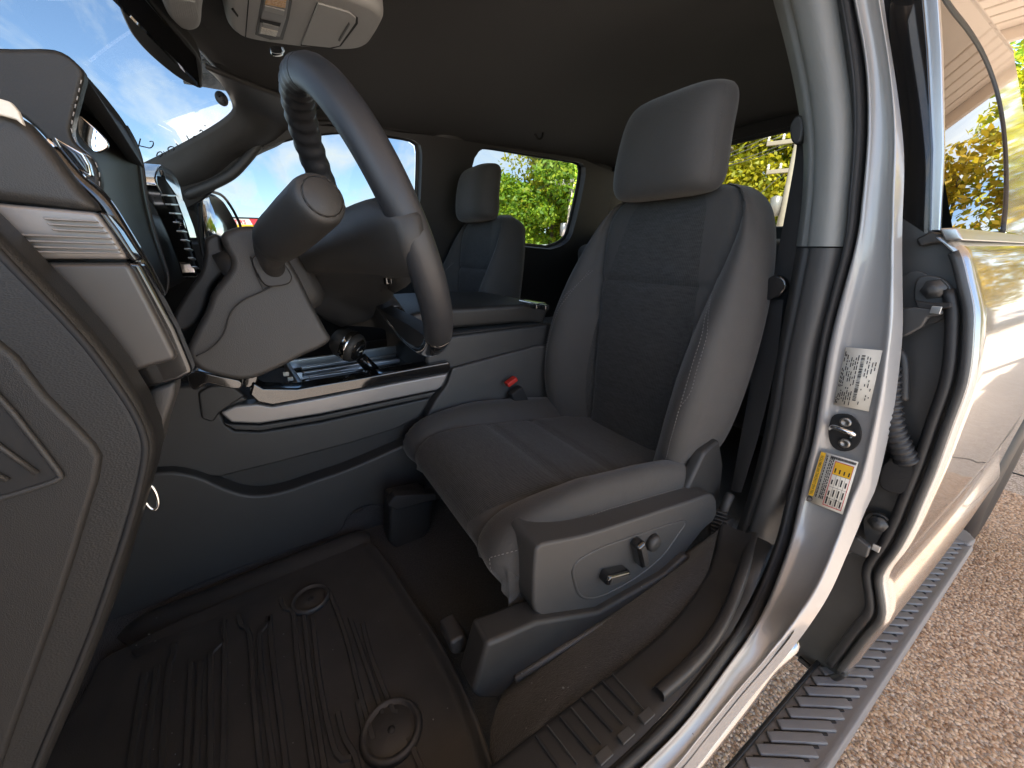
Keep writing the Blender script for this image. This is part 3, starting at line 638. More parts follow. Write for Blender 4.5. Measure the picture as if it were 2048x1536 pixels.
    ip = PP([(1150,1130),(1200,1098),(1290,1066),(1350,1046),(1372,1044),(1352,1075),(1325,1112),(1280,1150),(1230,1180),(1190,1196),(1162,1192),(1150,1165)], x=XT-.001)
    fcn = sum(ip, Vector())/len(ip)
    slab('side_trim_inset', cr(ip, 50, True), (0.004,0,0), M['grey'], root, bevel=.0015)
    tube('inset_ridge', cr([Vector(tuple(p))+Vector((.0015,0,0)) for p in ip], 60, True), .003, M['grey'], root, n=8, closed=True)
    for (a, b, L, ang, nm) in ((1229,1149,.062,.32,'slide_switch'),(1279,1104,.066,1.22,'recline_switch')):
        c = P(a, b, x=XT-.010); q = Matrix.Rotation(ang, 4, 'X').to_quaternion()
        sw = box(nm, c, (.026,L,.022), M['gloss'], root, bevel=.007, segs=3, rot=q)
        box('switch_face', c+Vector((-.0135,0,0)), (.002,L*.82,.012), M['mid'], sw, bevel=.001, rot=q)
    lathe('lumbar_knob', [(.002,.012),(.014,.012),(.017,.008),(.018,0)], P(1303,1083,x=XT-.0015), (-1,0,0), M['mid'], root)
    # hinge cover at the rear
    hp = PP([(1340,1000),(1372,985),(1410,905),(1440,880),(1448,930),(1440,1000),(1400,1020)], x=-.745)
    slab('hinge_cover', hp, (.03,0,0), M['mid'], root, bevel=.008)
    # track cover and rail
    kp = PP([(974,1288),(1000,1278),(1075,1245),(1200,1225),(1330,1150),(1375,1110),(1392,1120),(1340,1172),(1200,1262),(1060,1345),(1035,1360),(1000,1398),(960,1400),(945,1388)], x=-.792)
    slab('track_cover', kp, (.05,0,0), M['mid'], root, bevel=.008, segs=3)
    tube('track_cover_ridge', PP([(1030,1358),(1120,1300),(1220,1238),(1340,1165)], x=-.795), .006, M['grey'], root, n=8)
    tube('seat_rail', PP([(962,1246),(1010,1228),(1070,1204)], x=-.73), .007, M['steel'], root, n=8)
    tube('seat_rail_edge', PP([(958,1256),(1005,1240),(1070,1214)], x=-.735), .004, M['chrome'], root, n=8)
    box('track_bracket', P(955,1300,x=-.75), (.03,.025,.03), M['mid'], root, bevel=.004)
    box('rail_connector', P(985,1248,x=-.745), (.012,.03,.014), M['gloss'], root, bevel=.003)
    slab('track_end_cap', PP([(900,1288),(930,1270),(945,1290),(925,1310),(905,1312)], x=-.73), (.05,0,0), M['mid'], root, bevel=.006)
    slab('inner_track_cover', PP([(780,1000),(850,985),(868,1005),(862,1060),(835,1090),(800,1108),(778,1085)], x=-.34), (.06,0,0), M['dark'], root, bevel=.01)
    slab('inner_rail', PP([(775,1012),(790,992),(872,988),(872,1000),(795,1022)], x=-.36), (.03,0,0), M['black'], root, bevel=.004)
    return root
seat_d = seat('driver_seat', 'charcoal cloth driver seat with power switches beside the open doorway', -0.475, 0.0, True)
seat_p = seat('passenger_seat', 'charcoal cloth passenger seat beyond the centre console', 0.485, 0.015, False)
# belt buckle by the console
bk_ = empty('seat_belt_buckle', 'black seat belt buckle with red release button between seat and console', 'buckle', (-0.235,-0.42,1.0))
q = Matrix.Rotation(-0.45,4,'X').to_quaternion()
c = P(1038,798,x=-.245)
box('buckle_body', c, (.028,.045,.075), M['black'], bk_, bevel=.006, rot=q)
box('release_button', P(1022,763,x=-.247), (.022,.036,.014), M['red'], bk_, bevel=.003, rot=q)
box('buckle_stalk', P(1062,838,x=-.243), (.02,.028,.07), M['mid'], bk_, bevel=.004, rot=q)

# ---- driver seat belt
belt = empty('seat_belt', 'black driver seat belt hanging from the door pillar', 'seat belt', (-0.8,-0.93,1.2))
def ribbon(name, L, Rr, m, parent, n=30):
    a, b = cr(L, n), cr(Rr, n); return grid(name, [[p, (Vector(p)+Vector(q))/2+Vector((0,.003,0)), q] for p, q in zip(a, b)], m, parent, solid=.0015)
ribbon('shoulder_strap', [P(1595,275,y=-.93),P(1588,330,y=-.93),P(1568,440,y=-.93),P(1545,560,y=-.93)], [P(1612,272,y=-.925),P(1611,340,y=-.92),P(1600,450,y=-.92),P(1580,570,y=-.92)], M['strap'], belt)
ribbon('lap_strap', [P(1532,600,y=-.925),P(1510,720,y=-.93),P(1484,860,y=-.91),P(1462,980,y=-.88)], [P(1566,600,y=-.91),P(1552,720,y=-.91),P(1520,860,y=-.90),P(1482,985,y=-.87)], M['strap'], belt)
slab('anchor_ring', cr(PP([(1592,246),(1606,232),(1616,245),(1615,275),(1604,292),(1592,285),(1588,265)], y=-.91), 24, True), (0,.02,0), M['mid'], belt, bevel=.005)
slab('latch_plate', cr(PP([(1533,572),(1545,555),(1562,549),(1578,558),(1580,575),(1568,590),(1545,600),(1532,592)], y=-.905), 24, True), (0,.018,0), M['gloss'], belt, bevel=.005)
box('latch_tongue', P(1528,606,y=-.90), (.006,.004,.030), M['white'], belt, bevel=.001, rot=Matrix.Rotation(-.35,4,'Y').to_quaternion())

# ================================================================ STEERING WHEEL
WC = Vector((-0.475,-0.1535,1.4465)); WT = Vector((0,.352,.936)).normalized(); WX = Vector((1,0,0)); WN = Vector((0,-.936,.352)).normalized()
wheel = empty('steering_wheel', 'black leather steering wheel seen from behind on the driver side', 'steering wheel', tuple(WC))
RW = 0.2005
def wp(ang, r=RW, h=0.0): return WC+(WX*math.cos(ang)+WT*math.sin(ang))*r+WN*h
def rim(name, a0, a1, m, rr=.0178, scallop=False, n=80):
    path = [wp(a) for a in np.linspace(a0, a1, n)]; fr = []
    rows = []
    for i, a in enumerate(np.linspace(a0, a1, n)):
        c = wp(a); u = (WX*math.cos(a)+WT*math.sin(a)); r_ = []
        for b in np.linspace(0, 2*math.pi, 20, endpoint=False):
            rad = rr*(1+.10*abs(math.sin(b)))
            if scallop:
                rad *= 1+.055*math.cos(a*46+math.sin(b)*1.2)*max(0, math.cos((a-1.15)*1.6))
            r_.append(c+u*math.cos(b)*rad+WN*math.sin(b)*rad)
        rows.append(r_)
    return grid(name, rows, m, wheel, closed=True, cap=True)
R_ = math.radians
rim('rim_top', R_(20), R_(108), M['wheel'], .0202, True)
rim('rim_near', R_(109), R_(232), M['wheel'], .0200)
rim('rim_bottom', R_(233), R_(306), M['gloss'], .0196)
rim('rim_far', R_(307), R_(379), M['wheel'], .0200)
for a in (108.5, 232.5, 306.5, 19.5):
    rim('rim_seam', R_(a)-.004, R_(a)+.004, M['black'], .0190, n=3)
stitch('stitching', [wp(R_(a), RW-.0178, 0.004) for a in np.linspace(30,105,40)], M['satin'], wheel, L=.004, w=.0008)
WPL = (WN, WN.dot(WC-WN*0.020))
def wpl(lst, h=0.0): return [Vector(tuple(p)) for p in PP(lst, plane=(WN, WN.dot(WC-WN*(0.020+h))))]
hubp = wpl([(572,498),(598,470),(640,444),(680,420),(720,405),(768,406),(794,440),(814,480),(829,520),(836,552),(800,557),(778,556),(768,566),(765,590),(756,612),(740,640),(700,650),(662,655),(640,625),(602,550)])
hp_ = [Vector(tuple(p)) for p in cr(hubp, 70, True)]; hc_ = WC-WN*.020+WX*.0
hrows = [[hc_+(p-hc_)*s_-WN*d_ for p in hp_] for s_, d_ in ((.985,-.028),(1.0,-.020),(1.0,-.004),(.97,.004),(.86,.016),(.70,.034),(.54,.056),(.40,.078),(.30,.095))]
grid('hub_back_cover', hrows, M['mid'], wheel, closed=True, cap=True)
lowp = wpl([(664,652),(700,648),(740,636),(756,616),(790,636),(840,663),(858,680),(852,700),(826,698),(790,672),(757,656),(700,652)])
slab('lower_spoke', cr(lowp, 50, True), WN*0.022, M['dark'], wheel, bevel=.006, segs=3)
slab('hub_facet', cr(wpl([(664,600),(700,545),(760,470),(790,470),(790,540),(768,552),(756,590),(740,622),(690,634)], .006), 40, True), WN*0.012, M['dark'], wheel, bevel=.006)
lathe('airbag_cover', [(.003,.040),(.040,.036),(.060,.022),(.068,.0),(.069,-.02)], WC+WN*.012-WT*.030, WN, M['mid'], wheel, n=36)
for k, (a, b) in enumerate(((775,556),(645,640))):
    box('paddle_clip', wpl([(a, b)], .004)[0], (.012,.012,.02), M['gloss'], wheel, bevel=.003)
# stalk: a slim neck out of the boot, then a thick barrel towards the camera
st0, stm, st1 = P(548,536,x=-.560), P(552,484,x=-.610), P(645,394,x=-.725)
path = cr([st0, st0*.5+stm*.5+Vector((-.006,.004,0)), stm, stm*.66+st1*.34, stm*.33+st1*.67, st1], 44)
d_ = (st1-stm); ss = np.linspace(0,1,44)
stalk = tube('turn_signal_stalk', path, [float(np.interp(t,[0,.16,.26,.34,.45,.7,.93,.985,1],[.0125,.0145,.020,.0245,.0258,.0258,.0250,.023,.0208])) for t in ss], M['mid'], None, n=30)
tag(stalk, 'thick grey turn signal stalk with round end beside the steering column', 'stalk')
fr_ = frames(path)[-1]; d_ = Vector(fr_[3])
lathe('stalk_end_cap', [(.001,.0024),(.0168,.002),(.0188,.0)], st1, d_, M['mid'], stalk, n=32)
stitch('cap_ring', [st1+d_*.0012+(Vector(fr_[1])*math.cos(a)+Vector(fr_[2])*math.sin(a))*.0188 for a in np.linspace(0,2*math.pi,60)], M['grey'], stalk, w=.0005)
# column shroud
AX = -WN
colm = empty('steering_column', 'grey plastic steering column shroud between dashboard and wheel', 'steering column', tuple(WC+AX*.12))
rows = []
for t, hw, hh, dz in ((.108,.046,.040,-.016),(.12,.056,.048,-.018),(.15,.062,.054,-.018),(.17,.064,.056,-.016),(.19,.066,.058,-.014),(.205,.064,.056,-.012)):
    c = WC+AX*t+WT*dz
    rows.append([c+WX*hw*np.sign(math.cos(a))*abs(math.cos(a))**.5+WT*hh*np.sign(math.sin(a))*abs(math.sin(a))**.6 for a in np.linspace(0,2*math.pi,48,endpoint=False)])
grid('shroud', rows, M['mid'], colm, closed=True, cap=True)
XB = -.5605
bt = cr(PP([(503,517),(525,508),(548,512),(570,530),(583,552),(578,566),(555,572),(530,570),(513,545)], x=XB), 28, True)
slab('stalk_boot', bt, (-.006,0,0), M['rubber'], colm, bevel=.002)
tube('shroud_seam', PP([(583,552),(530,580),(484,602),(460,628),(447,668),(420,698),(392,712)], x=XB+.0005), .0009, M['black'], colm, n=6, smooth_path=30)
tube('boot_seam', PP([(501,513),(512,548),(526,579),(560,562),(582,551)], x=XB+.0005), .0009, M['black'], colm, n=6)
# ================================================================ DASHBOARD
dash = empty('dashboard', 'black leather wrapped dashboard end with embossed flag panel beside the steering column', 'dashboard', (-0.3,0.3,1.2))
prof = [(.52,1.04),(.46,1.15),(.34,1.27),(.22,1.33),(.20,1.44),(.215,1.505),(.27,1.525),(.55,1.50),(.80,1.43),(.80,1.04)]
slab('dash_core', [(-.742,a,b) for a, b in prof], (1.53,0,0), M['dark'], dash, bevel=.012)
XE = -0.765
def edge(name, px, m, th=.02, x=XE, bevel=.003, n=0, **k):
    pts = PP(px, x=x)
    if n: pts = cr(pts, n, True)
    return slab(name, pts, (th,0,0), m, dash, bevel=bevel, **k)
# end cap stack, top to bottom
edge('end_pad', [(-140,150),(-60,185),(0,212),(45,238),(85,282),(125,335),(165,385),(203,423),(150,419),(60,408),(-140,388)], M['mid'], x=XE-.004, bevel=.008)
fl = edge('flag_panel', [(-140,393),(0,406),(120,417),(192,424),(226,470),(256,519),(52,518),(20,470),(-140,440)], M['satin'], x=XE-.002, bevel=.003)
tag(fl, 'satin panel embossed with a striped flag')
def rib(px, py, qx, qy, w=5.2):
    pts = PP([(px,py-w/2),(qx,qy-w/2),(qx+5,qy+w*.1),(px+5,py+w/2)], x=XE-.0065)
    return slab('flag_stripe', pts, (.006,0,0), M['satin'], fl, bevel=.0008)
for a in ((84,437,190,444),(92,448,200,455),(101,459,209,466),(28,469,217,478),(38,481,225,489),(46,493,233,500),(52,503,238,508)): rib(*a)
edge('gloss_edge', [(196,424),(212,427),(238,462),(262,500),(276,520),(268,523),(252,515),(226,470)], M['gloss'], x=XE, bevel=.003)
edge('lower_gloss_frame', [(20,508),(60,522),(262,523),(280,525),(318,596),(352,660),(380,728),(386,746),(360,760),(320,770),(288,777),(262,772),(215,730),(150,660),(95,600)], M['gloss'], x=XE+.002, bevel=.006, segs=3)
edge('lower_panel', [(64,525),(248,525),(262,532),(300,605),(335,675),(354,714),(346,722),(300,734),(262,747),(240,742),(180,688),(120,618)], M['satin_dark'], x=XE-.004, bevel=.004, segs=3)
tube('chrome_strip', PP([(96,278),(108,296),(150,345),(205,388),(250,455),(292,530),(318,580),(326,592)], x=XE+.03), [.0018]+[.0022]*28+[.0018], M['chrome'], dash, n=8, smooth_path=30)
tube('dark_strip', PP([(100,300),(150,358),(200,402),(240,462),(282,532),(314,592)], x=XE+.022), .006, M['gloss'], dash, n=8, smooth_path=30)
# side vent next to the flag
edge('side_vent_frame', [(106,272),(122,282),(166,306),(178,328),(184,352),(176,353),(150,337),(122,300)], M['chrome'], x=XE+.028, th=.006, bevel=.001)
edge('side_vent_face', [(112,278),(162,309),(174,330),(178,348),(150,333),(124,300)], M['screen'], x=XE+.026, th=.006, bevel=.001)
edge('cream_tag', [(-30,196),(0,197),(20,203),(36,222),(48,252),(30,238),(0,230),(-30,228)], M['white'], x=XE-.010, th=.004, bevel=.001)
# leather wrapped lower flank with its raised seam, then the louvred vent
XF = -0.805
flank = PP([(-160,330),(-60,420),(0,478),(60,540),(120,602),(180,668),(235,738),(280,810),(306,868),(312,905),(303,950),(283,1020),(255,1110),(228,1200),(195,1290),(150,1400),(100,1515),(20,1700),(-200,1700)], x=XF)
fo = slab('leather_flank', flank, (.04,0,0), M['leather'], dash, bevel=.012, segs=4)
tube('flank_seam', PP([(-60,440),(0,508),(60,570),(120,632),(180,700),(235,775),(270,830),(288,875),(290,915),(276,985),(255,1060),(225,1150),(190,1250),(150,1350),(90,1490),(30,1640)], x=XF-.0005), .0022, M['black'], dash, n=8, smooth_path=80)
inner = PP([(-160,570),(-60,640),(30,712),(90,790),(150,850),(188,890),(202,915),(196,960),(180,1010),(150,1110),(110,1230),(60,1370),(0,1540),(-60,1700),(-200,1700)], x=XF-.004)
slab('flank_inset', inner, (.012,0,0), M['dark'], dash, bevel=.004)
pocket = PP([(-120,690),(0,798),(60,870),(110,935),(122,952),(110,962),(0,996),(-120,1015)], x=XF-.006)
slab('speaker_recess', pocket, (.003,0,0), M['black'], dash, bevel=.001)
for a, b, c, d in ((-60,850,74,947),(-60,922,16,961)):
    tube('louvre', PP([(a,b),(c,d)], x=XF-.0075), .0016, M['mid'], dash, n=8)
tube('recess_rim', cr(pocket, 60, True), .0018, M['mid'], dash, n=8, closed=True)
# slim corner behind the flank
edge('flank_corner', [(300,780),(352,762),(350,790),(330,850),(318,905),(300,880)], M['grey'], x=-.755, th=.03, bevel=.006)
rc_ = P(300,992,x=-.775); tube('chrome_ring', [rc_+Vector((.25,.97,0))*.0045*math.cos(a)+Vector((0,0,1))*.013*math.sin(a) for a in np.linspace(0,2*math.pi,28,endpoint=False)], .0013, M['chrome'], dash, n=8, closed=True)
tube('latch_edge', PP([(228,1160),(224,1200),(220,1215)], x=-.79), .0015, M['steel'], dash, n=6)

# ---- instrument hood: crest running across the truck, open towards the driver
hood = empty('instrument_hood', 'stitched leather instrument hood rising above the dashboard', 'instrument hood', (-0.45,0.2,1.5))
near_w = PP([(-160,92),(-60,96),(20,98),(90,98),(122,104),(148,121),(166,146),(158,185),(146,232),(141,262),(150,285),(180,312),(196,342),(200,368),(192,384),(165,372),(110,300),(60,246),(0,210),(-160,150)], x=-.665)
nw = slab('hood_side', cr(near_w, 90, True), (.014,0,0), M['leather'], hood, bevel=.005, segs=4)
stitch('stitching', PP([(163,160),(155,195),(146,232),(142,258),(152,284)], x=-.667), M['thread'], nw, L=.003, w=.0007)
stitch('stitching', PP([(172,308),(190,322),(199,345),(199,372)], x=-.667), M['thread'], nw, L=.003, w=.0007)
# crest, lofted from near wall to far wall
cn = [Vector(tuple(p)) for p in PP([(166,146),(148,121),(122,104),(90,98),(20,98),(-160,92)], x=-.66)]
cf = [Vector(tuple(p)) for p in PP([(287,335),(274,300),(259,270),(243,246),(205,205),(100,150)], x=-.26)]
loft('hood_top', [cn, cf], M['leather'], hood, m=24, solid=.012)
far_in = PP([(252,252),(272,290),(284,330),(292,390),(308,460),(330,530),(336,556),(332,582),(318,594),(300,560),(255,480),(215,410),(196,350),(205,300),(225,262)], x=-.262)
slab('hood_far_wall', cr(far_in, 60, True), (-.02,0,0), M['dark'], hood, bevel=.005)
tube('hood_rim', PP([(252,252),(272,290),(284,330),(292,390),(308,460),(330,530),(336,556),(332,582),(318,594)], x=-.255), .0028, M['grey'], hood, n=8, smooth_path=40)
hl = PP([(164,152),(154,206),(146,252),(152,284),(180,312),(198,345),(202,372),(215,405),(250,465),(300,545),(326,590)], x=-.650)
hrr = PP([(172,150),(212,196),(247,242),(272,287),(281,322),(289,388),(303,450),(319,500),(333,545),(335,570),(330,594)], x=-.268)
loft('hood_inner', [hl, tm(hl,hrr,.35,(0,.020,0)), tm(hl,hrr,.75,(0,.020,0)), hrr], M['mid'], hood, m=40, across=18)
slab('display_reflector', cr(PP([(157,230),(166,236),(190,256),(212,280),(216,292),(207,300),(190,305),(172,290),(156,268),(154,250)], x=-.640), 30, True), (.004,0,0), M['mirror'], hood, bevel=.001)  # mirror piece added to imitate the bright reflection on the display
# ---- centre stack vent with slats
YV = 0.150
vent = empty('centre_vent', 'tall chrome framed air vent with black slats beyond the column', 'air vent', tuple(P(360,450,y=YV)))
vf = PP([(319,332),(330,333),(348,346),(360,372),(366,400),(384,452),(398,505),(410,548),(404,556),(394,552),(388,530),(366,468),(344,418),(313,366)], y=YV)
slab('vent_frame', cr(vf, 60, True), (0,.03,0), M['chrome'], vent, bevel=.003)
vi = PP([(318,352),(331,356),(346,385),(362,430),(380,490),(394,540),(386,532),(366,470),(346,422),(320,372)], y=YV-.002)
slab('vent_throat', vi, (0,.004,0), M['black'], vent, bevel=0)
slab('vent_upper_blade', PP([(326,340),(342,350),(356,378),(361,398),(350,386),(332,360)], y=YV-.004), (0,.006,0), M['gloss'], vent, bevel=.001)
for t in np.linspace(0.08, 0.97, 9):
    a = P(324+66*t, 378+160*t, y=YV-.006); b = P(341+54*t, 378+164*t, y=YV-.006)
    box('slat', (a+b)/2, ((b-a).length*1.0, .010, .0035), M['alu'], vent, bevel=.001, rot=(b-a).to_track_quat('X','Z'))
lathe('vent_knob', [(.002,.012),(.010,.012),(.012,.006),(.012,0)], P(355,448,y=YV-.004), (0,-1,0), M['gloss'], vent, n=20)
slab('polished_side', PP([(346,388),(364,402),(384,455),(398,508),(409,546),(398,546),(384,500),(368,448)], y=YV+.0), (0,-.004,0), M['gloss'], vent, bevel=.001)
# column collar of the dash: dark leather wing and opening
slab('column_wing', cr(PP([(410,478),(439,468),(444,494),(458,520),(453,541),(424,573),(409,620),(388,652),(358,664),(345,636),(377,578),(399,547),(408,510)], x=-.51), 50, True), (.14,0,0), M['leather'], dash, bevel=.012, segs=3)
slab('shroud_panel', cr(PP([(441,472),(457,459),(480,453),(502,452),(520,457),(548,480),(590,540),(625,610),(652,660),(662,680),(640,698),(610,711),(566,734),(526,752),(500,760),(473,761),(430,752),(394,738),(373,706),(389,664),(410,622),(424,584),(455,545),(461,522),(448,496)], x=-.555), 110, True), (.13,0,0), M['mid'], colm, bevel=.010, segs=4)
slab('knee_bolster', [(-.72,.42,1.05),(-.22,.42,1.05),(-.22,.22,1.28),(-.72,.22,1.28)], (0,.05,.03), M['dark'], dash, bevel=.01)
slab('column_under_trim', cr(PP([(372,752),(392,742),(440,752),(482,762),(480,778),(452,776),(415,768),(388,782)], x=-.36), 30, True), (.08,0,0), M['gloss'], dash, bevel=.004)

# ================================================================ CENTRE CONSOLE
con = empty('centre_console', 'black centre console with gloss trimmed tray and padded armrest', 'console', (0,-0.3,0.74))
XC = -0.215
box('console_core', (0.0,-0.09,0.90), (0.37,1.38,0.36), M['dark'], con, bevel=.01)
def cs(name, px, m, x=XC, th=.02, bevel=.004, n=0, **k):
    pts = PP(px, x=x); pts = cr(pts, n, True) if n else pts
    return slab(name, pts, (th,0,0), m, con, bevel=bevel, **k)
cs('gloss_trim', [(505,764),(528,776),(594,777),(700,759),(800,741),(899,723),(903,735),(897,746),(800,764),(640,795),(545,812),(515,806),(498,790)], M['gloss'], x=XC-.012, th=.05, bevel=.005, segs=3)
cs('satin_trim', [(545,813),(640,796),(800,765),(897,747),(885,772),(875,780),(640,829),(520,848),(462,846),(440,826),(470,812),(515,808)], M['satin'], x=XC-.010, th=.04, bevel=.005, segs=3)
cs('trim_lip', [(446,846),(462,849),(520,851),(640,832),(872,783),(864,793),(640,842),(520,862),(470,860)], M['mid'], x=XC-.012, th=.04, bevel=.003)
cs('front_side_panel', [(240,800),(300,780),(400,770),(455,775),(498,800),(440,826),(452,850),(470,862),(520,864),(640,845),(862,795),(840,835),(790,860),(700,888),(560,925),(440,955),(300,945),(260,900)], M['mid'], x=XC+.004, th=.03, bevel=.006)
cs('front_seam_piece', [(395,786),(420,772),(462,770),(490,792),(440,826),(425,846),(402,838)], M['mid'], x=XC-.004, th=.02, bevel=.005)
cs('rear_side_panel', [(905,737),(960,722),(1075,692),(1110,690),(1120,800),(1080,840),(1000,830),(900,830),(852,838),(872,800),(895,768)], M['grey'], x=XC-.004, th=.04, bevel=.006)
cs('pocket_wall', [(420,948),(460,930),(560,905),(700,870),(800,840),(840,835),(835,890),(760,912),(640,958),(560,984),(505,990),(455,976)], M['dark'], x=XC+.022, th=.02, bevel=.002)
cs('lower_side_panel', [(250,956),(300,948),(345,944),(400,955),(450,977),(500,991),(560,985),(640,958),(700,937),(800,894),(838,880),(850,960),(845,1010),(740,1012),(700,1032),(672,1072),(560,1110),(450,1150),(330,1205),(200,1300),(140,1320),(180,1100)], M['mid'], x=XC-.022, th=.05, bevel=.014, segs=4, n=110)
cs('carpet_skirt', [(200,1292),(330,1198),(450,1145),(560,1105),(672,1068),(700,1030),(745,1008),(800,1010),(800,1080),(740,1090),(500,1190),(250,1330)], M['carpet'], x=XC-.018, th=.03, bevel=.004)
# hook at the tray front
cs('tray_hook', [(486,765),(492,752),(508,744),(518,750),(514,765),(500,776),(490,776)], M['gloss'], x=XC-.006, th=.02, bevel=.003)
# tray: metal frame, dark floor with raised ribs
ZT = 1.118
tr = [P(572,722,z=ZT+.006),P(800,691,z=ZT+.006),P(884,727,z=ZT+.006),P(606,774,z=ZT+.006)]
fl_ = slab('tray_floor', [p-Vector((0,0,.03)) for p in tr], (0,0,-.02), M['gloss'], con, bevel=.002)
for i in range(4):
    a, b = tr[i], tr[(i+1) % 4]; box('tray_frame', (a+b)/2-Vector((0,0,.012)), ((b-a).length+.01, .012, .026), M['alu'], con, bevel=.003, rot=(b-a).to_track_quat('X','Z'))
for (a, b, c, d) in ((602,738,716,720),(606,748,730,728),(618,757,726,741),(728,722,792,711),(740,730,800,721),(760,742,830,728)):
    p, q_ = P(a,b,z=ZT-.014), P(c,d,z=ZT-.014); box('tray_rib', (p+q_)/2, ((q_-p).length,.009,.012), M['alu'], con, bevel=.003, rot=(q_-p).to_track_quat('X','Z'))
slab('tray_rear_deck', [P(786,694,z=ZT-.003),P(800,691,z=ZT-.003),P(884,727,z=ZT-.003),P(842,733,z=ZT-.003)], (0,0,-.02), M['alu'], con, bevel=.002)
slab('tray_end_wall', [P(566,722,z=ZT),P(576,722,z=ZT),P(610,775,z=ZT),P(598,776,z=ZT)], (0,0,-.05), M['alu'], con, bevel=.003)
for i in range(3): box('charging_port', P(572+i*9,748+i*10,x=-.13), (.004,.012,.010), M['white'], con, bevel=.001)
# armrest
box('console_body', (0,-.53,1.13), (.41,.42,.15), M['mid'], con, bevel=.012)
rows = []
for y in np.linspace(-.275,-.715,16):
    e = (1-abs((y+.495)/.22)**6)*.016
    rows.append([(x, y, 1.262-.010*((y+.275)/-.44)+e+.010*(1-(abs(x)/.215)**4)) for x in np.linspace(-.215,.215,21)])
grid('armrest_lid', rows, M['leather'], con, solid=.055, bevel=.012, segs=3)
stitch('stitching', [(-.205,y,1.268-.010*((y+.275)/-.44)) for y in np.linspace(-.30,-.70,60)], M['mid'], con, w=.0008)
box('armrest_side', (0,-.495,1.207), (.418,.432,.006), M['black'], con, bevel=0)
box('rear_hinge_bar', P(1064,606,z=1.275), (.10,.03,.012), M['chrome'], con, bevel=.004)
for i in range(2): box('rear_tab', P(1070+i*18,612+i*2,z=1.275), (.03,.016,.016), M['gloss'], con, bevel=.004)
# shifter
shf = empty('gear_shifter', 'gloss black console gear shifter with pale leather top', 'gear shifter', tuple(P(745,742,z=ZT)))
sb, sk = P(747,742,x=-.12), P(697,690,x=-.12)
ax_ = (sk-sb).normalized()
tube('lever', [sb-ax_*.02, sb+ax_*.02, sb+ax_*.05], [.020,.016,.015], M['gloss'], shf, n=16)
box('lever_panel', sb+ax_*.028+Vector((-.0145,0,0)), (.004,.016,.036), M['screen'], shf, bevel=.001, rot=ax_.to_track_quat('Z','X'))
lathe('boot_ring', [(.026,0),(.026,.004),(.019,.008),(.013,.006)], P(748,744,z=ZT-.012), (0,0,1), M['chrome'], shf, n=28)
kd = Vector((-.55,-.55,-.35)).normalized()
kn = lathe('knob', [(.009,-.038),(.029,-.035),(.0385,-.018),(.0395,.004),(.038,.020),(.032,.029)], sk, kd, M['mid'], shf, n=32)
lathe('knob_band', [(.034,.019),(.0402,.013),(.0407,.003),(.0395,-.002)], sk, kd, M['chrome'], shf, n=32)
lathe('knob_face', [(.002,.033),(.023,.033),(.032,.028),(.035,.021)], sk, kd, M['gloss'], shf, n=8)
lathe('knob_button', [(.001,.0362),(.015,.0357),(.019,.033)], sk, kd, M['screen'], shf, n=6)
u_ = kd.orthogonal().normalized()
box('knob_mark', sk+kd*.037, (.016,.002,.0005), M['white'], shf, bevel=0, rot=kd.to_track_quat('Z','Y'))

# ================================================================ FLOOR MAT
ZM = .738
mt = empty('floor_mat', 'black ribbed rubber floor mat in the driver footwell', 'floor mat', tuple(P(560,1350,z=ZM)))
ol = PP([(200,1322),(262,1288),(350,1244),(500,1180),(640,1120),(712,1090),(742,1084),(765,1105),(826,1198),(878,1275),(918,1350),(952,1428),(980,1505),(1004,1590),(1030,1720),(600,1790),(60,1720),(40,1600),(110,1480),(165,1390)], z=ZM)
slab('mat_base', cr(ol, 120, True), (0,0,-.01), M['matrub'], mt, bevel=.003)
top = [P(225,1268,x=-.262),P(300,1222,x=-.262),P(400,1183,x=-.262),P(500,1143,x=-.262),P(640,1088,x=-.262),P(712,1062,x=-.262),P(738,1066,x=-.275)]
bot = [P(262,1302,z=ZM),P(335,1270,z=ZM),P(430,1234,z=ZM),P(540,1192,z=ZM),P(640,1150,z=ZM),P(700,1124,z=ZM),P(745,1100,z=ZM)]
loft('raised_edge', [[Vector(tuple(p))+Vector((.012,0,-.02)) for p in top], top, tm(top,bot,.25,(-.003,0,.004)), tm(top,bot,.7,(.006,0,-.004)), bot, tm(top,bot,1.25,(0,0,-.002))], M['matrub'], mt, m=50, across=16)
r1 = PP([(742,1086),(765,1107),(826,1200),(878,1277),(918,1352),(952,1430),(980,1507),(1004,1592)], z=ZM+.012)
r2 = PP([(715,1100),(735,1125),(800,1225),(848,1300),(885,1370),(915,1445),(938,1520),(955,1600)], z=ZM+.001)
loft('raised_edge', [[Vector(tuple(p))+Vector((0,-.002,-.02)) for p in r1], r1, tm(r1,r2,.2,(0,0,.004)), tm(r1,r2,.6,(0,0,-.003)), r2], M['matrub'], mt, m=50, across=14)
CR6 = lambda l: [(180+a/2.56, 1040+b/2.56) for a, b in l]
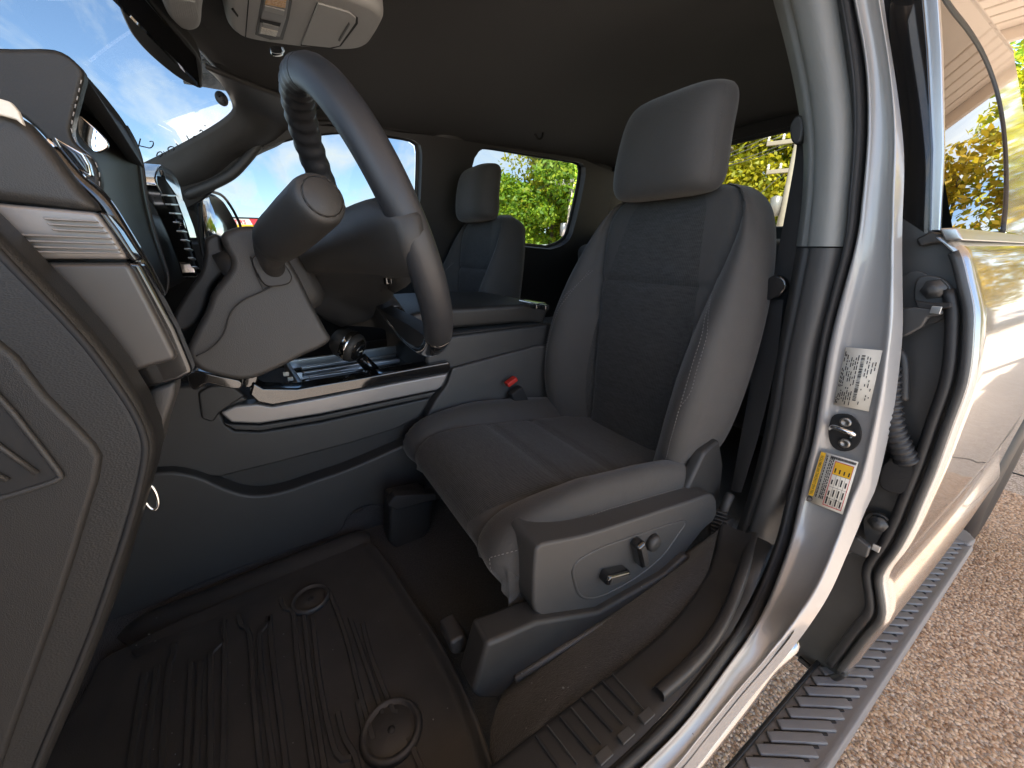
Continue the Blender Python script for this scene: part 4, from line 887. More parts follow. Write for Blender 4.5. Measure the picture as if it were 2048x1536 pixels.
ribs = [[(280,790),(245,1020),(200,1330)],[(345,750),(315,1000),(275,1330)],[(430,640),(425,710),(405,760),(380,1100),(365,1330)],[(520,740),(505,1050),(490,1330)],[(565,730),(555,1050),(540,1330)],[(690,620),(625,680),(618,740),(620,1330)],[(690,520),(690,900),(682,1330)],[(760,490),(775,545),(818,590),(840,900),(880,1330)],[(918,490),(912,540),(872,575),(880,800),(950,1330)],[(920,500),(935,700),(1015,1330)],[(975,400),(990,450),(1040,480),(1062,700),(1150,1330)],[(1095,480),(1130,800),(1210,1330)],[(1140,500),(1180,850),(1250,1170),(1300,1230),(1340,1220)],[(1230,380),(1310,600),(1380,880),(1450,1130)],[(1330,500),(1420,760),(1500,1000)],[(1395,530),(1440,700),(1545,965),(1580,985)],[(1370,930),(1400,1080),(1395,1180)],[(1270,990),(1300,1110),(1360,1220),(1380,1330)],[(1630,1120),(1690,1260),(1720,1330)]]
for l in ribs:
    pts = cr(PP(CR6(l), z=ZM+.0005), 22)
    V, Fc = [], []
    T = np.gradient(pts, axis=0); T /= np.linalg.norm(T, axis=1)[:,None]
    rows = []
    for p, t in zip(pts, T):
        s_ = Vector((-t[1], t[0], 0)).normalized(); p = Vector(p)
        rows.append([p-s_*.0045, p-s_*.0030+Vector((0,0,.0040)), p+s_*.0030+Vector((0,0,.0040)), p+s_*.0045])
    grid('mat_rib', rows, M['matrub'], mt, smooth=False)
for (a, b, r_) in ((783,1462,.040),(622,1200,.033)):
    lathe('fixing_button', [(r_*.05,.004),(r_*.82,.004),(r_*.88,.002),(r_*.92,.009),(r_*1.05,.009),(r_*1.15,.001)], P(a,b,z=ZM), (0,0,1), M['matrub'], mt, n=32)
    lathe('button_post', [(.002,.0055),(.005,.005),(.006,.003)], P(a,b,z=ZM), (0,0,1), M['dark'], mt, n=14)

# ================================================================ OVERHEAD
ZO = 1.868
oc = empty('overhead_console', 'grey overhead console with map lamps and sunglasses compartment', 'overhead console', tuple(P(610,50,z=ZO)))
ocp = PP([(452,10),(453,42),(464,64),(494,80),(560,92),(640,101),(700,103),(733,96),(752,74),(768,44),(764,30),(745,14),(700,-4),(630,-24),(540,-40),(470,-40),(454,-15)], z=ZO)
slab('console_shell', cr(ocp, 80, True), (0,0,.07), M['console_lid'], oc, bevel=.016, segs=4)
def oz(name, px, m, z=ZO-.0015, th=.003, bevel=.0008, n=0):
    pts = PP(px, z=z); pts = cr(pts, n, True) if n else pts
    return slab(name, pts, (0,0,th), m, oc, bevel=bevel)
oz('lamp_bezel', [(511,70),(516,40),(524,-6),(585,2),(578,40),(566,80),(540,80)], M['grey'])
oz('lamp_panel', [(517,68),(522,40),(530,-4),(578,2),(572,38),(560,74)], M['satin'], z=ZO-.003)
oz('map_lamp_lens', [(520,67),(523,56),(556,64),(552,74)], M['lens'], z=ZO-.0045)
oz('map_lamp_lens', [(530,10),(533,-6),(573,0),(571,17)], mat('amber_lens', (0.75,0.45,0.20), .3, bump=[('grain',200,.8)]), z=ZO-.0045)
oz('lamp_switch', [(524,55),(526,46),(557,54),(556,62)], M['console_lid'], z=ZO-.005)
oz('lamp_switch', [(528,21),(530,12),(569,22),(567,32)], M['console_lid'], z=ZO-.005)
oz('switch_gap', [(520,45),(521,39),(562,48),(560,54)], M['black'], z=ZO-.0042)
oz('compartment_gap', [(601,92),(634,6),(640,6),(700,24),(716,36),(716,48),(682,93),(660,99)], M['black'], z=ZO-.0008)
oz('compartment_door', [(603,90),(636,8),(698,26),(712,37),(711,47),(679,92),(660,96)], M['console_lid'], z=ZO-.004, th=.004, bevel=.0015)
oz('compartment_pull', [(677,82),(698,46),(700,50),(680,84)], M['grey'], z=ZO-.006)
oz('console_seam', [(490,79),(499,-30),(501,-30),(492,79)], M['black'])
oz('microphone_slot', [(463,20),(467,18),(477,32),(476,36)], M['black'])
vc = empty('visor_clip', 'small black sun visor clip hanging below the overhead console', 'clip', tuple(P(553,100,z=1.88)))
slab('clip_body', cr(PP([(540,93),(552,91),(566,94),(569,102),(563,108),(548,108),(541,101)], x=-.16), 20, True), (.012,0,0), M['gloss'], vc, bevel=.003)
slab('clip_edge', PP([(562,93),(567,94),(570,102),(565,108),(562,107),(565,101)], x=-.163), (.004,0,0), M['alu'], vc, bevel=.001)
# sensor housing at the windshield header
sh = empty('sensor_housing', 'grey ribbed sensor housing at the top of the windshield behind the mirror', 'sensor housing', tuple(P(370,20,z=1.86)))
slab('housing', cr(PP([(318,-40),(404,-40),(406,30),(402,56),(392,63),(370,63),(348,48),(330,20)], z=1.845), 40, True), (0,0,.05), M['console_lid'], sh, bevel=.010, segs=3)
for i in range(12):
    a, b = P(338+i*4.6,-6+i*.8,z=1.8435), P(347+i*4.4,34-i*.05,z=1.8435); box('housing_rib', (a+b)/2, ((b-a).length,.0035,.003), M['console_lid'], sh, bevel=.0008, rot=(b-a).to_track_quat('X','Z'))
# rear view mirror
mir = empty('rear_view_mirror', 'black framed rear view mirror hanging at the windshield centre', 'mirror', (0,.09,1.80))
m_f_t, m_f_b = P(393,113,x=.125), P(402,175,x=.135)
m_n_t, m_n_b = P(296,-2,x=-.02), P(246,18,x=-.02)
dirx = (m_f_t-m_n_t)
gl = [m_n_t-dirx*1.0, m_f_t, m_f_b, m_n_b-(m_f_b-m_n_b)*1.0]
def inset(q, s): 
    c = sum(q, Vector())/4; return [c+(p-c)*s for p in q]
nm_ = (gl[1]-gl[0]).cross(gl[3]-gl[0]).normalized()
if nm_.dot(CAM-gl[1]) < 0: nm_ = -nm_
hb = gl+[p-nm_*.045+(sum(gl, Vector())/4-p)*.10 for p in gl]
hpl = (nm_, nm_.dot(gl[1]-nm_*.004))
hpx = PP([(205,-60),(232,0),(250,44),(268,76),(302,113),(350,152),(386,172),(403,179),(405,172),(396,112),(296,-4),(250,-60)], plane=hpl)
slab('mirror_housing', cr(hpx, 60, True), -nm_*.03, M['mid'], mir, bevel=.008, segs=3)
slab('mirror_bezel', inset(gl, .985), nm_*.004, M['gloss'], mir, bevel=.002)
slab('mirror_glass', inset(gl, .93), nm_*.0052, M['mirror'], mir, bevel=0)
tube('mirror_stem', [sum(gl, Vector())/4-nm_*.03, sum(gl, Vector())/4-nm_*.06+Vector((0,.02,.04)), Vector((0.02,.16,1.865))], .011, M['black'], mir, n=12, smooth_path=12)
# windshield sticker and marker pen writing
WSP = (Vector((0,.47,.88)).normalized(), Vector((0,.47,.88)).normalized().dot(Vector((.5,.05,1.845))))
stc = empty('windshield_sticker', 'grey oval inspection sticker in the upper corner of the windshield', 'sticker', tuple(P(443,197,x=.54)))
ov = [P(443+17*math.cos(a)*.82-12*math.sin(a)*.35*0, 197+14*math.sin(a)+8*math.cos(a)*.9, x=.545) for a in np.linspace(0,2*math.pi,30,endpoint=False)]
slab('oval', ov, (0.001,0,0), M['grey'], stc, bevel=0)
for (a, b) in ((437,191),(448,203)):
    slab('oval_mark', [P(a+3.6*math.cos(t), b+3.4*math.sin(t)+1.4*math.cos(t), x=.5435) for t in np.linspace(0,2*math.pi,14,endpoint=False)], (.0005,0,0), M['ink'], stc, bevel=0)
wr = empty('windshield_writing', 'loops of black marker writing along the lower windshield edge', 'writing', tuple(P(310,300,x=.68)))
for k, l in enumerate(([(277,293),(281,277)],[(276,291),(290,294),(300,296),(306,291),(306,283),(299,283)],[(313,312),(316,305),(323,304),(324,311),(319,314)],[(327,303),(331,309)],[(338,304),(336,297),(342,293),(349,296),(346,301)],[(352,287),(358,293)],[(373,271),(378,280)],[(386,274),(391,272)],[(399,263),(402,260),(406,263)],[(409,252),(411,251)])):
    tube('stroke', PP(l, x=.66), .0016, M['ink'], wr, n=6, smooth_path=14)

# lint and grit caught on the mat, carpet and sill
def grit():
    R = np.random.default_rng(11); V, Fc = [], []
    spots = [(P(R.uniform(250,930), R.uniform(1230,1530), z=ZM+.002), .0009) for _ in range(60)]+[(P(R.uniform(1010,1400), R.uniform(1150,1500), z=.792), .0011) for _ in range(60)]
    for p, s_ in spots:
        k = len(V); s_ *= R.uniform(.5,1.6)
        for d in ((1,0,0),(-1,0,0),(0,1,0),(0,-1,0),(0,0,1),(0,0,-1)): V.append(p+Vector(d)*s_*R.uniform(.6,1.4))
        Fc += [(k+a, k+b, k+c) for a, b, c in ((0,2,4),(2,1,4),(1,3,4),(3,0,4),(2,0,5),(1,2,5),(3,1,5),(0,3,5))]
    o = obj('floor_grit', V, Fc, M['trim'], None, smooth=False); tag(o, 'pale lint and grit scattered on the mat and sill', 'grit', None, 'stuff')
grit()
# ================================================================ REAR DOOR (closed, its front edge exposed)
door = empty('rear_door', 'silver rear door with exposed hinges behind the door pillar', 'car door', (-1.03,-1.4,0.6))
YD = -0.955
ed = [(1893,476),(1905,486),(1928,508),(1944,567),(1955,621),(1955,661),(1950,728),(1939,781),(1912,854),(1880,942),(1849,1015),(1832,1055),(1806,1103),(1780,1138),(1770,1164),(1776,1212),(1774,1244),(1744,1280),(1709,1325),(1690,1348)]
E3 = cr(PP(ed, y=YD), 60)
rows = []
for p in E3:
    r = []
    for y, dx in ((YD+.002,.012),(YD,.004),(YD-.006,.0),(YD-.03,-.001),(-1.1,-.003),(-1.3,-.005),(-1.6,-.006),(-1.95,-.004),(-1.965,.004)):
        r.append((p[0]+dx, y, p[2]))
    rows.append(r)
grid('outer_skin', rows, M['silver'], door, solid=.004, offset=1)
# hinge-side face
lf = [(1700,420),(1720,480),(1735,600),(1730,700),(1715,800),(1690,900),(1660,1000),(1630,1085),(1610,1160),(1600,1240),(1596,1318),(1640,1352),(1668,1360)]
face = [P(a, b, y=YD-.012) for a, b in ([(1795,425),(1850,455)]+ed+lf[::-1])]
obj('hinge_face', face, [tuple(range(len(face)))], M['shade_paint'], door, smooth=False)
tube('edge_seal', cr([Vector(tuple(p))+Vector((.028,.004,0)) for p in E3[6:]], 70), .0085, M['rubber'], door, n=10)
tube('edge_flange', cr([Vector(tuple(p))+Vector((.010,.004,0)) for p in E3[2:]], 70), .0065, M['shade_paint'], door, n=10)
tube('lower_seal', PP([(1690,1346),(1668,1356),(1640,1350),(1598,1316)], y=YD+.002), .007, M['rubber'], door, n=8, smooth_path=16)
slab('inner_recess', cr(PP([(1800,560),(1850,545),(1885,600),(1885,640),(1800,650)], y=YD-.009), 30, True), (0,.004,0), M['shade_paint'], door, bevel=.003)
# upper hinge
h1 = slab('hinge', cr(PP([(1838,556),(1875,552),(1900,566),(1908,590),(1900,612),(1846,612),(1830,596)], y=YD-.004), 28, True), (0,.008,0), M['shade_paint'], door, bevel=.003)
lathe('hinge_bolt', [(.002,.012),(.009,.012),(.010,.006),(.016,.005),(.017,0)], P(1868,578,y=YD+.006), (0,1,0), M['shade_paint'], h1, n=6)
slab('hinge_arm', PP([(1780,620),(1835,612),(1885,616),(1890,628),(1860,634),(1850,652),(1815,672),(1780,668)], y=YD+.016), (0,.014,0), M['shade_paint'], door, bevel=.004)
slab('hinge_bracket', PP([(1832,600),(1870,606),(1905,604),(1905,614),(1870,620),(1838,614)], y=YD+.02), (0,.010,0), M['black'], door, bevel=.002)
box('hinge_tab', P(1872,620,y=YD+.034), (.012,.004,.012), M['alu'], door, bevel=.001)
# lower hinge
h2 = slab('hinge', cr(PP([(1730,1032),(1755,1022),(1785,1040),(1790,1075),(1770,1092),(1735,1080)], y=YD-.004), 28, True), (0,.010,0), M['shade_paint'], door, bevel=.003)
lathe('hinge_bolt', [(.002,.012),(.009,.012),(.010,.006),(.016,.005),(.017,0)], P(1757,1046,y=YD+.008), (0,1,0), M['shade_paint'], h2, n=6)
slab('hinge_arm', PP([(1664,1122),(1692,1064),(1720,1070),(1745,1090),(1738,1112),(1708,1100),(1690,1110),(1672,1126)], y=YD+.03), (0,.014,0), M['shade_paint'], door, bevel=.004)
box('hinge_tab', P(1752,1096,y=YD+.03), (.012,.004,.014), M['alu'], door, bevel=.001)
# ribbed cable boot
bp = cr([P(1776,735,y=YD+.03),P(1778,800,y=YD+.03),P(1784,850,y=YD+.03),P(1798,890,y=YD+.022),P(1815,925,y=YD+.012)], 64)
boot = tube('cable_boot', bp, [.017+.0022*math.sin(i*1.57) for i in range(64)], M['rubber'], door, n=16)
tube('cable_boot_sleeve', [P(1784,700,y=YD+.02),P(1800,706,y=YD+.02),P(1806,735,y=YD+.02),P(1806,800,y=YD+.02)], .008, M['rubber'], door, n=10, smooth_path=16)
slab('boot_socket', cr(PP([(1775,920),(1800,905),(1835,935),(1825,975),(1800,985),(1765,972),(1762,940)], y=YD), 24, True), (0,.012,0), M['rubber'], door, bevel=.004)
slab('boot_clip', PP([(1893,730),(1905,726),(1903,760),(1890,762)], y=YD+.003), (0,.006,0), M['rubber'], door, bevel=.001)
# belt moulding, glass and frame above it
NG = Vector((1,0,-.39)).normalized(); DG = NG.dot(Vector((-.955,0,1.45))); GP = (NG, DG)
def gpt(y, z, off=0): return Vector((-.955+(z-1.45)*.39, y, z))+NG*(-off)
slab('belt_moulding', [gpt(-.93,1.428,.018),gpt(-.93,1.448,.014),gpt(-1.93,1.448,.014),gpt(-1.93,1.428,.018)], (.02,0,0), M['alu'], door, bevel=.003)
cv = [Vector(tuple(p)) for p in cr(PP([(1868,-60),(1880,-20),(1905,20),(1938,62),(1968,112),(1992,175),(2006,245),(2012,320),(2012,400),(2006,462)], plane=GP), 30)]
gl_ = [gpt(YD-.03,1.446), gpt(YD-.03, cv[0].z)]+cv
obj('door_glass', [p for p in gl_], [tuple(range(len(gl_)))], M['privacy'], door, smooth=False)
tube('glass_seal', [p+NG*.007 for p in cv], .011, M['rubber'], door, n=10)
far_c = [gpt(-1.96, 1.446, .001), gpt(-1.96, 1.975, .001), gpt(cv[0].y+.10, 1.975, .001)]
obj('frame_skin', [p+NG*-.001 for p in cv]+far_c, [tuple(range(len(cv)+3))], M['silver'], door, smooth=False)
slab('glass_channel', PP([(1842,-60),(1874,-60),(1884,100),(1888,300),(1880,462),(1862,462)], y=YD-.02), (0,-.01,0), M['alu'], door, bevel=.002)
slab('pillar_applique', PP([(1776,-60),(1842,-60),(1856,100),(1866,300),(1862,466),(1850,470),(1790,430),(1780,200)], y=YD-.012), (0,-.01,0), M['gloss'], door, bevel=.002)
slab('belt_corner', PP([(1830,478),(1862,462),(1886,468),(1896,484),(1860,488),(1838,494)], y=YD+.004), (0,-.03,0), M['mid'], door, bevel=.004)
box('door_handle', (-1.075,-1.72,1.235), (.03,.16,.035), M['silver'], door, bevel=.012, segs=3)
# black sheet standing in for the shade between pillar and door
obj('gap_shade_sheet', [P(a,b,y=-1.02) for a, b in ((1700,-60),(1860,-60),(1870,460),(1900,600),(1850,900),(1740,1150),(1700,1350),(1560,1300),(1560,1100))], [tuple(range(9))], M['black'], truck, smooth=False)

# bed side, wheel
bedp = [(-1.98,.60),(-2.20,.60)]+[(-2.76+.52*math.cos(a), .42+.52*math.sin(a)) for a in np.linspace(.35, math.pi-.35, 16)]+[(-3.4,.60),(-4.0,.62),(-4.0,1.36),(-1.98,1.36)]
bed = slab('bed_side', [(-1.045,a,b) for a, b in bedp], (.04,0,0), M['silver'], truck, bevel=.012, segs=3)
prof = [(.20,.11),(.235,.125),(.30,.128),(.36,.120),(.395,.100),(.408,.07),(.41,0),(.408,-.07),(.395,-.10),(.30,-.125),(.20,-.11)]
rwh = lathe('rear_wheel', prof, (-.93,-2.76,.411), (-1,0,0), M['rubber'], truck, n=48)
for i in range(36):
    a = i/36*2*math.pi
    for s_ in (-1, 1): box('tread_block', (-.93+s_*.055,-2.76+.412*math.cos(a+s_*.04),.411+.412*math.sin(a+s_*.04)), (.075,.012,.048), M['rubber'], rwh, bevel=0, rot=Matrix.Rotation(a,4,'X').to_quaternion())
lathe('rim', [(.02,.09),(.07,.10),(.19,.07),(.205,.11),(.21,.10)], (-.93,-2.76,.411), (-1,0,0), M['alu'], rwh, n=32)

# ================================================================ RUNNING BOARD
rb = empty('running_board', 'grey ribbed running board below the doors', 'running board', (-1.045,-0.9,0.46))
ZB = .48; XO, XI = -1.092, -.985
rows = []
for y in np.linspace(0.3,-1.86,30):
    rows.append([(XI,y,ZB-.05),(XI,y,ZB-.006),(XI-.008,y,ZB),(XO+.022,y,ZB),(XO+.016,y,ZB+.003),(XO+.006,y,ZB+.002),(XO,y,ZB-.010),(XO+.004,y,ZB-.045)])
grid('board_body', rows, M['board'], rb, cap=False, bevel=.002)
V0, V1 = P(1640,1390,z=ZB), P(1760,1395,z=ZB)
gd = Vector((-.073,-.108,0)).normalized()
n = 0
for k in range(44):
    y = -.10-k*.0405
    a = Vector((XI-.016, y, ZB+.0035)); L = (abs(XO-XI)-.044)/abs(gd.x)
    b = a+gd*L
    q = (b-a).to_track_quat('X','Z')
    box('grip_rib', (a+b)/2, (L,.0195,.008), M['board'], rb, bevel=.003, rot=q)
    box('grip_tread', (a+b)/2+Vector((0,-.0200,-.003)), (L*.94,.007,.004), M['black'], rb, bevel=.001, rot=q)
box('inner_edge_strip', (XI-.002,-.78,ZB+.003), (.008,2.1,.010), M['rubber'], rb, bevel=.002)
slab('end_cap', [(XI+.01,-1.845,ZB+.012),(XO+.01,-1.845,ZB+.012),(XO+.004,-1.90,ZB+.010),(XO+.03,-1.935,ZB+.012),(XI+.01,-1.97,ZB+.012)], (0,0,-.06), M['board'], rb, bevel=.008, segs=3)

# ================================================================ PASSENGER DOOR MIRROR
pm = empty('door_mirror', 'black door mirror outside the passenger window reflecting yellow trees', 'door mirror', tuple(P(440,430,x=1.02)))
mo = [P(a,b,x=1.03) for a, b in ((402,386),(414,388),(440,396),(458,418),(470,440),(477,456),(476,500),(430,515),(415,515))]
md = (P(402,386,x=1.03)-CAM)
# glass faces rearwards and slightly inwards
mn = Vector((-.22,-.975,0)).normalized()
mpl = (mn, mn.dot(P(440,440,x=1.05)))
mg = cr(PP([(403,387),(414,390),(440,399),(456,420),(468,442),(476,462),(474,520),(420,520)], plane=mpl), 40, True)
slab('mirror_glass', mg, mn*.003, M['mirror'], pm, bevel=0)
mh = cr(PP([(399,382),(415,382),(444,391),(463,415),(475,438),(483,462),(482,530),(414,530)], plane=mpl), 40, True)
slab('mirror_housing', [Vector(tuple(p))-mn*.012 for p in mh], -mn*.09, M['dark'], pm, bevel=.02, segs=3)
tube('mirror_rim', [Vector(tuple(p)) for p in mh], .006, M['dark'], pm, n=8, closed=True)
slab('mirror_arm', [P(400,470,plane=mpl),P(410,530,plane=mpl),side(.34,1.43,.03),side(.34,1.50,.03)], -mn*.05, M['dark'], pm, bevel=.006)

# ================================================================ REAR BENCH
bench = empty('rear_bench_seat', 'dark cloth rear bench behind the front seats', 'bench seat', (0,-1.5,.74))
box('bench_cushion', (0.02,-1.42,.96), (1.46,.50,.16), M['bolster'], bench, bevel=.05, segs=4)
box('bench_backrest', (0.02,-1.74,1.20), (1.46,.16,.52), M['bolster'], bench, bevel=.05, segs=4, rot=Matrix.Rotation(-.15,4,'X').to_quaternion())
# ================================================================ OUTSIDE
def leafmat(name, c1, c2, c3):
    m = bpy.data.materials.new(name); m.use_nodes = True; t = m.node_tree; t.nodes.clear()
    o = t.nodes.new('ShaderNodeOutputMaterial'); g = t.nodes.new('ShaderNodeNewGeometry'); r = t.nodes.new('ShaderNodeValToRGB')
    r.color_ramp.elements[0].color = (*c1,1); r.color_ramp.elements[1].color = (*c3,1); e = r.color_ramp.elements.new(.5); e.color = (*c2,1)
    t.links.new(g.outputs['Random Per Island'], r.inputs[0])
    d = t.nodes.new('ShaderNodeBsdfPrincipled'); d.inputs['Roughness'].default_value = .5; t.links.new(r.outputs[0], d.inputs['Base Color'])
    tr = t.nodes.new('ShaderNodeBsdfTranslucent'); t.links.new(r.outputs[0], tr.inputs[0])
    mx = t.nodes.new('ShaderNodeMixShader'); mx.inputs[0].default_value = .5
    t.links.new(d.outputs[0], mx.inputs[1]); t.links.new(tr.outputs[0], mx.inputs[2]); t.links.new(mx.outputs[0], o.inputs[0]); return m
LM = [leafmat('yellow_green_leaves', (.20,.24,.015), (.44,.43,.02), (.64,.54,.03)), leafmat('fresh_green_leaves', (.12,.24,.02), (.26,.42,.025), (.48,.54,.03)), leafmat('deep_green_leaves', (.025,.06,.012), (.05,.10,.02), (.09,.15,.025)), leafmat('golden_leaves', (.30,.25,.02), (.52,.38,.025), (.66,.44,.04))]
BARK = mat('bark', (.12,.095,.07), .85, bump=[('noise', 14, .8, (1,1,.25))], var=(6,.3,(.17,.14,.11)))
def tree(label, loc, h, w, kind, n=9000, leaf=.26, base=.12, group='trees beyond the windows', seed=0, shape=1.0, cone=False):
    r = np.random.default_rng(100+seed)
    t = empty('tree', label, 'tree', loc, group)
    L = Vector(loc)
    tube('trunk', [L, L+Vector((.1,.05,h*.3)), L+Vector((-.1,.1,h*.6)), L+Vector((0,0,h*.86))], [w*.045,w*.04,w*.03,w*.012], BARK, t, n=10)
    for k in range(6):
        a = r.uniform(0,6.28); z0 = h*r.uniform(.25,.6); e = Vector((math.cos(a)*w*.36, math.sin(a)*w*.36, z0+h*.2))
        tube('limb', [L+Vector((0,0,z0)), L+Vector((0,0,z0))*.0+L*0+Vector((L.x+e.x*.5, L.y+e.y*.5, z0+h*.06)), L+e], [w*.02,w*.014,w*.006], BARK, t, n=6)
    # clumps through the crown volume
    nc = 70
    cs_ = []
    while len(cs_) < nc:
        p = r.uniform(-1,1,3)
        if (p**2).sum() > 1: continue
        zz_ = (p[2]+1)/2
        rad = (1-zz_*.85) if cone else (math.sin(math.pi*min(1,max(.02,zz_*.86+.12)))**.6)
        q = np.array([p[0]*w*.5*rad*1.05, p[1]*w*.5*rad*1.05, h*(base+(1-base)*zz_)])
        rr = r.uniform(.09,.19)*w*(.6 if cone else 1)
        cs_.append((q, rr))
    cs_ = sorted(cs_, key=lambda a: a[0][2])
    per = n//nc; C = []; S = []
    for q, rr in cs_:
        d = r.normal(size=(per,3)); d /= np.linalg.norm(d, axis=1)[:,None]
        C.append(q+d*rr*(r.uniform(.45,1.05,(per,1))**.6)*np.array([1,1,.8])); S.append(d)
    C = np.vstack(C); S = np.vstack(S)
    nrm = S*.6+r.normal(size=C.shape)*.6+np.array([0,0,.35]); nrm /= np.linalg.norm(nrm, axis=1)[:,None]
    u = np.cross(nrm, r.normal(size=C.shape)); u /= np.linalg.norm(u, axis=1)[:,None]; v = np.cross(nrm, u)
    s = leaf*r.uniform(.55,1.2,(len(C),1))
    V = np.empty((len(C)*4,3)); V[0::4] = C+u*s*.6; V[1::4] = C+v*s*.32+nrm*s*.05; V[2::4] = C-u*s*.6; V[3::4] = C-v*s*.32+nrm*s*.05
    me = bpy.data.meshes.new('crown'); nq = len(C)
    me.vertices.add(nq*4); me.vertices.foreach_set('co', V.astype(np.float32).ravel())
    me.loops.add(nq*4); me.loops.foreach_set('vertex_index', np.arange(nq*4, dtype=np.int32))
    me.polygons.add(nq); me.polygons.foreach_set('loop_start', np.arange(0,nq*4,4,dtype=np.int32)); me.polygons.foreach_set('loop_total', np.full(nq,4,dtype=np.int32))
    me.update(calc_edges=True); me.materials.append(LM[kind]); o = bpy.data.objects.new('crown', me); link(o, t)
    return t
def polar(px, dist):
    a = AZ-math.atan((px-CXP)*math.cos(PITCH)/F_PX); return (CAM.x+math.cos(a)*dist, CAM.y+math.sin(a)*dist, 0)
def hz(px, row, dist):
    """height that shows at a given photo row, at a distance"""
    d = (FWD*F_PX+RGT*(px-CXP)-UPV*(row-CYP)); k = dist/math.hypot(d.x, d.y); return CAM.z+d.z*k
tree('tall green creeper covered tree filling the passenger rear window', polar(1112,24), 8.2, 7.2, 1, 30000, .24, .02, seed=1)
tree('yellow topped tree at the right edge of the passenger rear window', polar(1190,26), 11.0, 9.5, 0, 28000, .24, .04, seed=2)
tree('small dark conifer left of the creeper covered tree', polar(1042,34), 6.4, 3.2, 2, 6000, .22, .05, seed=3, cone=True)
tree('low green tree showing just right of the passenger headrest', polar(1008,38), 5.4, 5.0, 1, 7000, .26, .05, seed=4)
tree('yellow green tree behind the passenger rear corner', polar(1300,27), 11.5, 9, 0, 16000, .26, .04, seed=5)
tree('broad yellow green tree left of the pole in the back glass', polar(1440,25), 11, 9, 0, 22000, .24, .02, seed=6)
tree('golden tree directly behind the pole in the back glass', polar(1540,26), 11.5, 9, 0, 24000, .24, .02, seed=7)
tree('green tree behind the seat belt in the back glass', polar(1640,25), 10.5, 9, 1, 20000, .24, .02, seed=8)
# to the rear left, seen as reflections in the door
for k, (x, y, h, w, kd_, lab) in enumerate(((-6,-25,11,9,3,'golden tree reflected in the rear door glass'),(-13,-24,12,10,0,'yellow tree behind the forecourt, left of the golden one'),(1,-27,12,10,0,'yellow green tree straight behind the truck'),(-21,-22,11,10,3,'golden tree far left behind the forecourt'),(8,-29,12,10,1,'green tree behind the truck bed'))):
    tree(lab, (x,y,0), h, w, kd_, 12000, .32, .02, seed=20+k)
POLE = mat('weathered_pole_wood', (.30,.26,.21), .85, bump=[('noise', 20, .6, (1,1,.2))], var=(5,.3,(.38,.33,.27)))
WIRE = mat('cable', (.10,.10,.10), .5)
def pole(label, px, dist, top_row, arms, lean=0.0):
    x, y, _ = polar(px, dist); h = hz(px, top_row, dist); t = empty('utility_pole', label, 'utility pole', (x,y,0), 'utility poles')
    tx = Vector((x,y,h))
    tube('pole_shaft', [(x,y,0),(x,y,h)], [.17,.12], POLE, t, n=12)
    rd = Vector((math.sin(math.atan2(y-CAM.y, x-CAM.x)), -math.cos(math.atan2(y-CAM.y, x-CAM.x)), 0))
    ends = []
    for dz, L in arms:
        c = Vector((x,y,h-dz)); box('cross_arm', c, (L,.10,.12), POLE, t, bevel=.01, rot=rd.to_track_quat('X','Z'))
        for s_ in (-.48,-.25,.25,.48):
            lathe('insulator', [(.03,0),(.05,.05),(.03,.10),(.05,.14),(.02,.18)], c+rd*L*s_+Vector((0,0,.06)), (0,0,1), M['white'], t, n=8); ends.append(c+rd*L*s_+Vector((0,0,.22)))
    lathe('transformer', [(.02,.0),(.17,.02),(.18,.6),(.05,.66)], Vector((x,y,h-2.6))+rd*-.3, (0,0,1), M['satin'], t, n=16)
    return Vector((x,y,h)), rd, ends
pA, rA, eA = pole('leaning grey utility pole with cross arms in the back glass', 1552, 17, 262, ((.35,1.8),(1.2,1.5)))
pB, rB, eB = pole('thin utility pole at the right edge of the passenger rear window', 1137, 21, 358, ((.25,1.6),))
wires = []
def wire(label, a, b, sag=.5, r_=.012):
    pts = [Vector(a)*(1-t)+Vector(b)*t-Vector((0,0,sag*4*t*(1-t))) for t in np.linspace(0,1,20)]
    o = tube('overhead_wire', pts, r_, WIRE, None, n=5); tag(o, label, 'wire', 'overhead wires'); return o
nm = ('top', 'second', 'third', 'lowest')
for k in range(4): wire('%s overhead wire between the two utility poles' % nm[k], eA[k], eB[k], .6)
for k in range(2): wire('%s guy wire running down left from the back glass pole' % nm[k], pA-Vector((0,0,1.0+k*1.2)), Vector((pA.x,pA.y,0))-rA*(4+2*k)+Vector((0,0,.1)), .05)
wire('single guy wire running down right from the back glass pole', pA-Vector((0,0,1.4)), Vector((pA.x,pA.y,0))+rA*3.2+Vector((0,0,.1)), .05)
for k in range(2): wire('%s wire leaving the window pole towards the left' % nm[k], eB[k], Vector(polar(950,30))+Vector((0,0,4.6+k*.9)), .5)
wire('dark wire crossing low behind the forecourt', (-25,-30,5.4), (8,-33,5.2), .7)
wire('dark wire crossing high behind the forecourt', (-25,-30,6.3), (8,-33,6.1), .7)
# floodlights on a mast
x, y, _ = polar(802, 45); h = hz(802, 340, 45)
fm = empty('floodlight_mast', 'thin mast with two pale floodlights seen through the passenger window', 'light mast', (x,y,0))
tube('mast', [(x,y,0),(x,y,h)], [.16,.09], M['alu'], fm, n=10)
rr_ = Vector((math.sin(math.atan2(y, x)), -math.cos(math.atan2(y, x)), 0))
box('mast_arm', (x,y,h), (1.5,.1,.1), M['alu'], fm, bevel=.01, rot=rr_.to_track_quat('X','Z'))
for s_ in (-.55,.55): box('floodlight', Vector((x,y,h+.15))+rr_*s_, (.75,.4,.30), M['white'], fm, bevel=.04, rot=rr_.to_track_quat('X','Z'))
